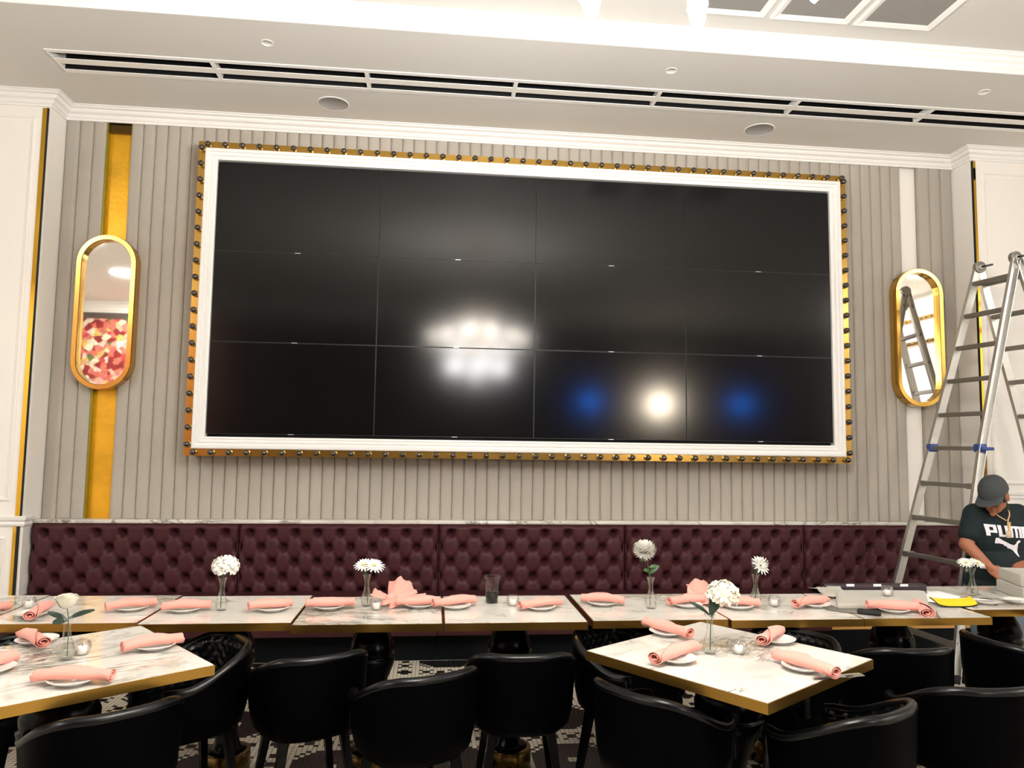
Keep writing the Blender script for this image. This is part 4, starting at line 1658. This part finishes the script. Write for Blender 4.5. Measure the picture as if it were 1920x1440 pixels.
t = thing('yellow_card', 'curved bright yellow card with black underside on the papers', 'card', (1.925, -2.0, TZ + 0.0055), radians(-3))
m = MB()
rows, rows2 = [], []
for i in range(15):
    s = i / 14 * 2 - 1
    z = 0.004 + 0.012 * abs(s) ** 4
    rows.append([Vector((s * 0.105, -0.045, z)), Vector((s * 0.108 + 0.006, -0.005, z + 0.012)), Vector((s * 0.112 + 0.014, 0.045, z + 0.02))])
m.grid(rows)
o = m.build('card_face', YELLOW, t)
m = MB()
m.grid([[p + Vector((0.002, 0.0, -0.006)) for p in r] for r in rows])
o = m.build('card_back', MATBLACK, t)
sm = o.modifiers.new('thickness', 'SOLIDIFY'); sm.thickness = 0.003; sm.offset = 0

t = thing('taping_knife', 'wide steel taping knife lying before the grey pad', 'tool', (1.30, -2.09, TZ), radians(-35))
m = MB()
vs = [m.bm.verts.new(p) for p in ((-0.10, -0.04, 0.002), (0.05, -0.055, 0.004), (0.06, 0.05, 0.004), (-0.09, 0.055, 0.002))]
f = m.bm.faces.new(vs)
r = bmesh.ops.extrude_face_region(m.bm, geom=[f])
for v in r['geom']:
    if isinstance(v, bmesh.types.BMVert):
        v.co.z += 0.0015
m.build('blade', mat('satin_steel', (176, 174, 168), 0.35, 0.9), t)
m = MB(); m.rbox(0.045, 0.15, -0.05, -0.01, 0.001, 0.022, 0.006, 2, 0); m.rbox(0.05, 0.07, -0.05, 0.045, 0.001, 0.012, 0.003, 1, 0); m.build('handle', MATBLACK, t)

# grey velvet blocks
for k, (z, dx, a, lab) in enumerate(((0.0005, 0.0, 0.05, 'grey velvet block under another one, right picture edge'), (0.0665, 0.012, -0.03, 'grey velvet block stacked on top, before the man'))):
    m = MB(); m.rbox(-0.2, 0.2, -0.14, 0.14, 0, 0.065, 0.008, 3)
    tag(m.build('velvet_block', GREYPAD, None, (2.655 + dx, -1.785, TZ + z), (0, 0, a - 0.28)), lab, 'pad', 'stacked grey velvet blocks')
m = MB()
rows = [[Vector((2.29 + 0.03 * i, -1.84 + 0.03 * j + 0.01 * i, TZ + 0.002 + 0.012 * abs(noise.noise(Vector((i * 0.9, j * 0.9, 4)))))) for j in range(8)] for i in range(4)]
m.grid(rows)
o = m.build('fabric_scrap', GREYPAD)
sm = o.modifiers.new('thickness', 'SOLIDIFY'); sm.thickness = 0.003
tag(o, 'small grey fabric scrap between the daisy vase and grey blocks', 'fabric')

# little white scrap on the chair-side floor
m = MB(); m.tube([(-0.03, 0, 0.006), (-0.01, 0.0, 0.004), (0.004, 0.004, 0.006), (0.008, 0.03, 0.012), (0.004, 0.05, 0.016)], 0.005, 6)
tag(m.build('paper_scrap', PAPER, None, (-0.185, -0.62, 0.0)), 'small bent white paper scrap on the floor before the banquette', 'scrap')

# ------------------------------------------------------------------ folding ladder
t = thing('folding_ladder', 'open aluminium folding ladder in front of the right pier', 'ladder', (3.1, -0.45, 0))
base = Vector((3.1, -0.45, 0))
Lf = [Vector(p) for p in ((3.499, -0.30, 2.985), (3.128, -0.205, 1.582), (2.83, -0.185, 0.563), (2.69, -0.175, 0.0))]
Rf = [Vector(p) for p in ((3.553, -0.60, 2.99), (3.18, -0.65, 1.584), (2.92, -0.755, 0.63), (2.745, -0.88, 0.0))]
Lr = [Vector(p) for p in ((3.52, -0.30, 2.985), (3.89, -0.27, 1.6), (4.25, -0.20, 0.0))]
Rr = [Vector(p) for p in ((3.575, -0.60, 2.99), (3.95, -0.66, 1.6), (4.30, -0.80, 0.0))]


def on(poly, z):
    for a, b in zip(poly[:-1], poly[1:]):
        if b.z <= z <= a.z:
            k = (a.z - z) / (a.z - b.z)
            return a.lerp(b, k)
    return poly[-1].copy()


def rail_mesh(poly, spread, inward, w=0.06, d=0.028):
    m = MB()
    for a, b in zip(poly[:-1], poly[1:]):
        m.beam(a - base, b - base, w, 0.004, spread, 0, (0, 0))
        nrm = (b - a).normalized().cross((Vector(spread) - (b - a).normalized() * Vector(spread).dot((b - a).normalized())).normalized())
        sgn = 1 if nrm.dot(Vector(inward)) > 0 else -1
        for e in (-1, 1):
            m.beam(a - base, b - base, 0.005, d, spread, 0, (e * (w / 2 - 0.0025), sgn * -d / 2))
    return m


SP = Vector((1, 0, 0.27))
for poly, inw in ((Lf, (0, -1, 0)), (Rf, (0, 1, 0)), (Lr, (0, -1, 0)), (Rr, (0, 1, 0))):
    sp = SP if poly in (Lf, Rf) else Vector((1, 0, -0.27))
    up = [p for p in poly if p.z > 1.5]
    lo = [on(poly, 1.66)] + [p for p in poly if p.z < 1.5]
    rail_mesh(up, sp, inw).build('outer_rail', ALU, t)
    rail_mesh(lo, sp, inw, 0.056, 0.03).build('inner_rail', ALU, t)
RZ = [2.87, 2.61, 2.355, 2.095, 1.83, 1.572, 1.30, 1.035, 0.76, 0.49, 0.23]
for side, (A, B) in enumerate(((Lf, Rf), (Lr, Rr))):
    for z in RZ:
        m = MB()
        a, b = on(A, z) - base, on(B, z) - base
        sd = Vector((1, 0, 0))
        m.beam(a, b, 0.052, 0.026, sd)
        for e in (-0.02, -0.007, 0.007, 0.02):
            m.beam(a, b, 0.006, 0.031, sd, 0, (e, 0))
        if z < 1.4:
            dv = (b - a)
            m.beam(a, a + dv * 0.1, 0.06, 0.04, sd); m.beam(b - dv * 0.1, b, 0.06, 0.04, sd)
        m.build('rung', ALUDARK, t)
for pf, pr in ((Lf[0], Lr[0]), (Rf[0], Rr[0])):
    c = (pf + pr) / 2 - base
    m = MB()
    M = Matrix.Translation(c + Vector((0, 0.02, 0.02))) @ Matrix.Rotation(pi / 2, 4, 'X')
    m.lathe([(0.001, -0.004), (0.042, -0.004), (0.046, 0.0), (0.046, 0.032), (0.03, 0.036), (0.02, 0.042), (0.001, 0.044)], 0, 0, 24, 0, M, False)
    for f in m.bm.faces:
        f.smooth = False
    m.build('hinge', ALUDARK, t)
    m = MB()
    m.tube([c + Vector((0, -0.02, 0.02)), c + Vector((0.03, -0.05, 0.024)), c + Vector((0.06, -0.065, 0.03))], 0.008, 8)
    m.build('hinge_lock', mat('dark_steel', (80, 80, 82), 0.35, 0.9), t)
for poly, sgn in ((Lf, 1), (Rf, -1)):
    c = on(poly, 1.575) - base
    m = MB()
    m.rbox(c.x - 0.035, c.x + 0.035, c.y - 0.03, c.y + 0.03, c.z - 0.03, c.z + 0.03, 0.01, 2)
    m.rbox(c.x - 0.02, c.x + 0.075, c.y + sgn * 0.035 - 0.012, c.y + sgn * 0.035 + 0.012, c.z - 0.016, c.z + 0.008, 0.006, 2)
    m.build('rail_lock', BLUEPL, t)
for poly in (Lf, Rf, Lr, Rr):
    c = poly[-1] - base
    m = MB(); m.rbox(c.x - 0.04, c.x + 0.04, c.y - 0.025, c.y + 0.025, 0.0, 0.05, 0.008, 2)
    m.build('rubber_foot', MATBLACK, t)


# ------------------------------------------------------------------ the man
def capsule(m, a, b, ra, rb, n=14):
    a, b = Vector(a), Vector(b)
    m.sphere(a, ra, n, 10)
    m.sphere(b, rb, n, 10)
    k = 6
    m.tube([a.lerp(b, i / k) for i in range(k + 1)], [ra + (rb - ra) * i / k for i in range(k + 1)], n)


def chain(m, pts, rad):
    for (a, b), (ra, rb) in zip(zip(pts[:-1], pts[1:]), zip(rad[:-1], rad[1:])):
        capsule(m, a, b, ra, rb)


def remeshed(m, name, material, parent, voxel, smooth=4):
    """grow one continuous skin over the gathered volumes"""
    o = m.build(name, material)
    r = o.modifiers.new('skin', 'REMESH'); r.mode = 'VOXEL'; r.voxel_size = voxel
    s = o.modifiers.new('soften', 'SMOOTH'); s.factor = 0.5; s.iterations = smooth
    dg = bpy.context.evaluated_depsgraph_get()
    me = bpy.data.meshes.new_from_object(o.evaluated_get(dg))
    old = o.data
    o.modifiers.clear()
    o.data = me
    me.name = name
    bpy.data.meshes.remove(old)
    for p in me.polygons:
        p.use_smooth = True
    if parent:
        o.parent = parent
        o.matrix_parent_inverse = parent.matrix_world.inverted()
    return o


PX, PY = 3.06, -0.93
man = thing('person', 'person in grey cap and dark teal t-shirt looking down at right edge', 'person', (0, 0, 0))
hc = Vector((2.985, -1.005, 1.262))
hd = Vector((-0.80, -0.40, -0.45)).normalized()         # where the face points
hs = hd.cross(Vector((0, 0, 1))).normalized()           # the head's right-left axis
hu = hs.cross(hd).normalized()
HM = Matrix((hs, hd, hu)).transposed().to_4x4()          # local x side, y face, z crown
HM.translation = hc


def hp(x, y, z):
    return HM @ Vector((x, y, z))


m = MB()
# trunk
m.sphere((PX, -0.86, 0.60), 1, 20, 14, 0, (0.165, 0.13, 0.13))
m.sphere((PX, -0.91, 0.78), 1, 20, 14, 0, (0.17, 0.135, 0.16))
m.sphere((PX + 0.005, -0.915, 1.0), 1, 20, 14, 0, (0.18, 0.118, 0.16))
capsule(m, (2.935, -0.905, 1.11), (3.215, -0.905, 1.11), 0.055, 0.055)
capsule(m, (PX + 0.01, -0.90, 1.13), (3.035, -0.965, 1.235), 0.07, 0.056)
# head, jaw, nose, brow, ears, lips
m.sphere(hc, 1, 24, 18, 0, (0.073, 0.094, 0.098), HM.to_3x3().to_4x4())
m.sphere(hp(0, 0.035, -0.055), 1, 18, 12, 0, (0.055, 0.058, 0.062), HM.to_3x3().to_4x4())
capsule(m, hp(0, 0.088, 0.0), hp(0, 0.108, -0.032), 0.009, 0.0145)
capsule(m, hp(-0.032, 0.076, 0.006), hp(0.032, 0.076, 0.006), 0.0105, 0.0105)
capsule(m, hp(-0.016, 0.09, -0.062), hp(0.016, 0.09, -0.062), 0.0085, 0.0085)
capsule(m, hp(-0.014, 0.088, -0.074), hp(0.014, 0.088, -0.074), 0.0085, 0.0085)
m.sphere(hp(0, 0.078, -0.10), 0.02)
for s in (-1, 1):
    m.sphere(hp(0.04 * s, 0.066, -0.025), 0.025)
    m.sphere(hp(0.076 * s, -0.008, -0.012), 1, 12, 10, 0, (0.011, 0.021, 0.033), HM.to_3x3().to_4x4())
    m.sphere(hp(0.074 * s, -0.004, -0.036), 0.011)
# arms
chain(m, [(2.912, -0.91, 1.10), (2.825, -0.935, 0.925), (2.885, -1.045, 0.805)], [0.05, 0.045, 0.031])
chain(m, [(3.24, -0.91, 1.10), (3.325, -0.955, 0.93), (3.175, -1.06, 0.825)], [0.05, 0.045, 0.031])


def hand(m, wrist, dirn, palm_n, thumb_side, curls):
    """palm with four curled fingers of different length and a thumb from its side"""
    wv = Vector(wrist)
    d = Vector(dirn).normalized()
    nn = Vector(palm_n); nn = (nn - d * nn.dot(d)).normalized()
    s = d.cross(nn).normalized() * thumb_side
    R = Matrix((s, d, nn)).transposed().to_4x4()
    m.sphere(wv + d * 0.045, 1, 14, 10, 0, (0.038, 0.05, 0.017), R)
    capsule(m, wv, wv + d * 0.03, 0.026, 0.024)
    for i, (off, L) in enumerate(((0.027, 0.072), (0.009, 0.08), (-0.009, 0.074), (-0.026, 0.058))):
        p = wv + d * 0.085 + s * off
        ang = 0.0
        pts = [p - d * 0.03, p]
        for seg, fr in enumerate((0.45, 0.3, 0.25)):
            ang += curls[i] * (0.8 + 0.35 * seg)
            p = p + (d * cos(ang) + nn * sin(ang)) * (L * fr)
            pts.append(p)
        chain(m, pts, [0.0092, 0.0092, 0.0085, 0.008, 0.0068])
    p = wv + d * 0.03 + s * 0.028
    pts = [p - s * 0.01, p + s * 0.012 + d * 0.016 + nn * 0.008, p + s * 0.014 + d * 0.045 + nn * 0.018, p + s * 0.006 + d * 0.066 + nn * 0.026]
    chain(m, pts, [0.012, 0.0115, 0.0095, 0.0078])


hand(m, (2.886, -1.05, 0.80), (0.5, -0.40, -0.55), (0.35, 0.6, -0.35), 1, (0.62, 0.72, 0.8, 0.85))
hand(m, (3.170, -1.064, 0.822), (-0.93, -0.25, -0.16), (0.0, 0.35, -0.9), 1, (0.28, 0.34, 0.4, 0.45))
# legs, kneeling: thighs down to the knees, shins back along the floor
for s in (-1, 1):
    chain(m, [(PX + 0.085 * s, -0.87, 0.56), (PX + 0.10 * s, -0.93, 0.085), (PX + 0.10 * s, -0.56, 0.065), (PX + 0.10 * s, -0.46, 0.05)], [0.085, 0.06, 0.046, 0.035])
body = remeshed(m, 'body', SKIN, man, 0.0058, 3)
# eyes under the peak
for s in (-1, 1):
    m = MB(); m.sphere(hp(0.031 * s, 0.079, 0.001), 0.011, 12, 8, 0)
    m.sphere(hp(0.031 * s, 0.088, -0.001), 0.005, 8, 6, 1)
    m.build('eye', [mat('eye_white', (225, 220, 212), 0.2), HAIR], man)

m = MB()
m.sphere((PX, -0.868, 0.67), 1, 22, 14, 0, (0.186, 0.15, 0.1))
m.sphere((PX + 0.01, -0.912, 0.79), 1, 22, 14, 0, (0.205, 0.156, 0.18))
m.sphere((PX + 0.01, -0.917, 0.98), 1, 22, 14, 0, (0.21, 0.138, 0.18))
capsule(m, (2.92, -0.905, 1.12), (3.23, -0.905, 1.12), 0.078, 0.078)
capsule(m, (PX + 0.01, -0.895, 1.12), (PX, -0.91, 1.175), 0.10, 0.085)
chain(m, [(2.912, -0.908, 1.11), (2.856, -0.925, 0.995)], [0.075, 0.068])
chain(m, [(3.24, -0.908, 1.11), (3.29, -0.93, 1.0)], [0.075, 0.07])
shirt = remeshed(m, 't_shirt', TEE, man, 0.008, 5)
shirt['label'] = 'dark teal short sleeved t-shirt with white chest print'

# print on the chest, laid onto the cloth
bvh = BVHTree.FromPolygons([v.co.copy() for v in shirt.data.vertices], [p.vertices[:] for p in shirt.data.polygons])


def chest(u, v):
    """u across, v up, metres, on the shirt front as seen face on"""
    x, z = 2.915 + u, 1.068 + v - 0.06 * u
    hit = bvh.ray_cast(Vector((x, -2.0, z)), Vector((0, 1, 0)))
    y = hit[0].y if hit[0] else -1.05
    return Vector((x, y - 0.0025, z))


def print_rect(m, u0, u1, v0, v1):
    nu, nv = max(2, int((u1 - u0) / 0.008)), max(2, int((v1 - v0) / 0.008))
    m.grid([[chest(u0 + (u1 - u0) * i / nu, v0 + (v1 - v0) * j / nv) for i in range(nu + 1)] for j in range(nv + 1)])


glyph = {
    'P': [(0, .36, 0, 1), (.36, 1, .78, 1), (.68, 1, .3, .78), (.36, .68, .3, .5)],
    'U': [(0, .34, 0, 1), (.34, .66, 0, .2), (.66, 1, 0, 1)],
    'M': [(0, .25, 0, 1), (.25, .87, .8, 1), (.44, .66, 0, .8), (.8, 1.05, 0, 1)],
    'A': [(0, .34, 0, 1), (.34, .68, .78, 1), (.34, .68, .28, .46), (.68, 1.02, 0, 1)],
}
u = 0.0
for chx, wd in (('P', 0.058), ('U', 0.062), ('M', 0.085), ('A', 0.066)):
    m = MB()
    for a, b, c, d in glyph[chx]:
        print_rect(m, u + a * wd, u + b * wd, -0.074 + c * 0.074, -0.074 + d * 0.074)
    m.build('letter', PRINT, shirt)
    u += wd + 0.008
cat = [(770, 728), (778, 712), (800, 710), (830, 730), (870, 748), (910, 764), (940, 770), (958, 758), (975, 730), (992, 720), (1010, 722), (1006, 738), (985, 752), (968, 778), (962, 800), (972, 825), (985, 850), (992, 872), (978, 872),
       (962, 850), (945, 825), (915, 808), (880, 800), (872, 785), (850, 782), (838, 768), (820, 758), (800, 762), (772, 766), (768, 752), (790, 748), (798, 738)]
m = MB()
vs = [m.bm.verts.new(((px - 770) / 4.8 / 1390 * 4.65, 0, -(py - 728) / 4.8 / 1390 * 4.65)) for px, py in cat]
f = m.bm.faces.new(vs)
bmesh.ops.triangulate(m.bm, faces=[f])
for _ in range(2):
    bmesh.ops.subdivide_edges(m.bm, edges=m.bm.edges[:], cuts=1, use_grid_fill=True)
for v in m.bm.verts:
    v.co = chest(v.co.x + 0.042, v.co.z - 0.095)
m.build('leaping_cat_emblem', PRINT, shirt)

# lanyard and badge
m = MB()
pts = [(3.115, -0.88, 1.185), (3.112, -0.945, 1.175), (3.095, -1.0, 1.15), (3.07, -1.03, 1.125), (3.045, -1.046, 1.10), (3.035, -1.056, 1.075), (3.028, -1.066, 1.045)]
m.tube(pts, 0.0042, 8)
m.tube([(2.985, -0.99, 1.15), (3.0, -1.025, 1.12), (3.03, -1.05, 1.095)], 0.0035, 8)
m.tube([(3.047, -1.058, 1.085), (3.03, -1.072, 1.045), (3.024, -1.074, 1.03)], 0.006, 8)
m.build('lanyard', CORD, man)
m = MB(); m.rbox(3.008, 3.042, -1.078, -1.07, 0.985, 1.03, 0.002, 1); m.build('badge', mat('beige_badge', (214, 186, 164), 0.5), man)

# trousers and shoes
m = MB()
m.sphere((PX, -0.862, 0.585), 1, 20, 14, 0, (0.182, 0.145, 0.125))
for s in (-1, 1):
    chain(m, [(PX + 0.085 * s, -0.875, 0.55), (PX + 0.10 * s, -0.935, 0.1), (PX + 0.10 * s, -0.60, 0.075)], [0.10, 0.074, 0.06])
remeshed(m, 'trousers', JEANS, man, 0.009, 4)
for s in (-1, 1):
    m = MB(); capsule(m, (PX + 0.10 * s, -0.51, 0.075), (PX + 0.10 * s, -0.44, 0.15), 0.05, 0.042); capsule(m, (PX + 0.10 * s, -0.44, 0.15), (PX + 0.10 * s, -0.455, 0.05), 0.04, 0.045)
    remeshed(m, 'shoe', SHOE, man, 0.008, 3)

# hair below the cap and the cap itself
m = MB()
R3 = HM.to_3x3().to_4x4()
m.sphere(hp(0, -0.014, 0.012), 1, 20, 14, 0, (0.0775, 0.088, 0.092), R3)
for s in (-1, 1):
    m.sphere(hp(0.07 * s, 0.03, -0.008), 1, 10, 8, 0, (0.009, 0.016, 0.03), R3)
m.build('hair', HAIR, man)
cap = MB()
rows = []
for j in range(13):
    ph = j / 12 * (pi / 2)
    row = []
    for k in range(36):
        a = 2 * pi * k / 36
        rr = cos(ph) ** 0.75
        seam = 1 - 0.012 * abs(cos(3 * a)) ** 12
        row.append(hp(0.088 * rr * cos(a) * seam, -0.004 + 0.107 * rr * sin(a) * seam, 0.022 + 0.108 * sin(ph) - 0.012 * sin(a) * (1 - sin(ph))))
    rows.append(row)
cap.grid(rows, 0, True, True)
crown = cap.build('cap', CAPM, man)
m = MB()
rows = []
for i in range(8):
    t_ = i / 7
    row = []
    for k in range(15):
        a = (k / 14 * 2 - 1)
        ang = a * 1.22
        r0x, r0y = 0.085 * sin(ang), -0.004 + 0.103 * cos(ang)
        out = 0.078 * (1 - 0.35 * a * a)
        row.append(hp(r0x * (1 + 0.06 * t_), r0y + out * t_, 0.026 - 0.012 * cos(ang) - 0.010 * t_ - 0.02 * a * a * t_))
    rows.append(row)
m.grid(rows)
o = m.build('cap_brim', CAPM, crown)
sm = o.modifiers.new('thickness', 'SOLIDIFY'); sm.thickness = 0.004
m = MB(); m.sphere(hp(0, -0.004, 0.131), 0.007, 8, 6); m.build('cap_button', CAPM, crown)
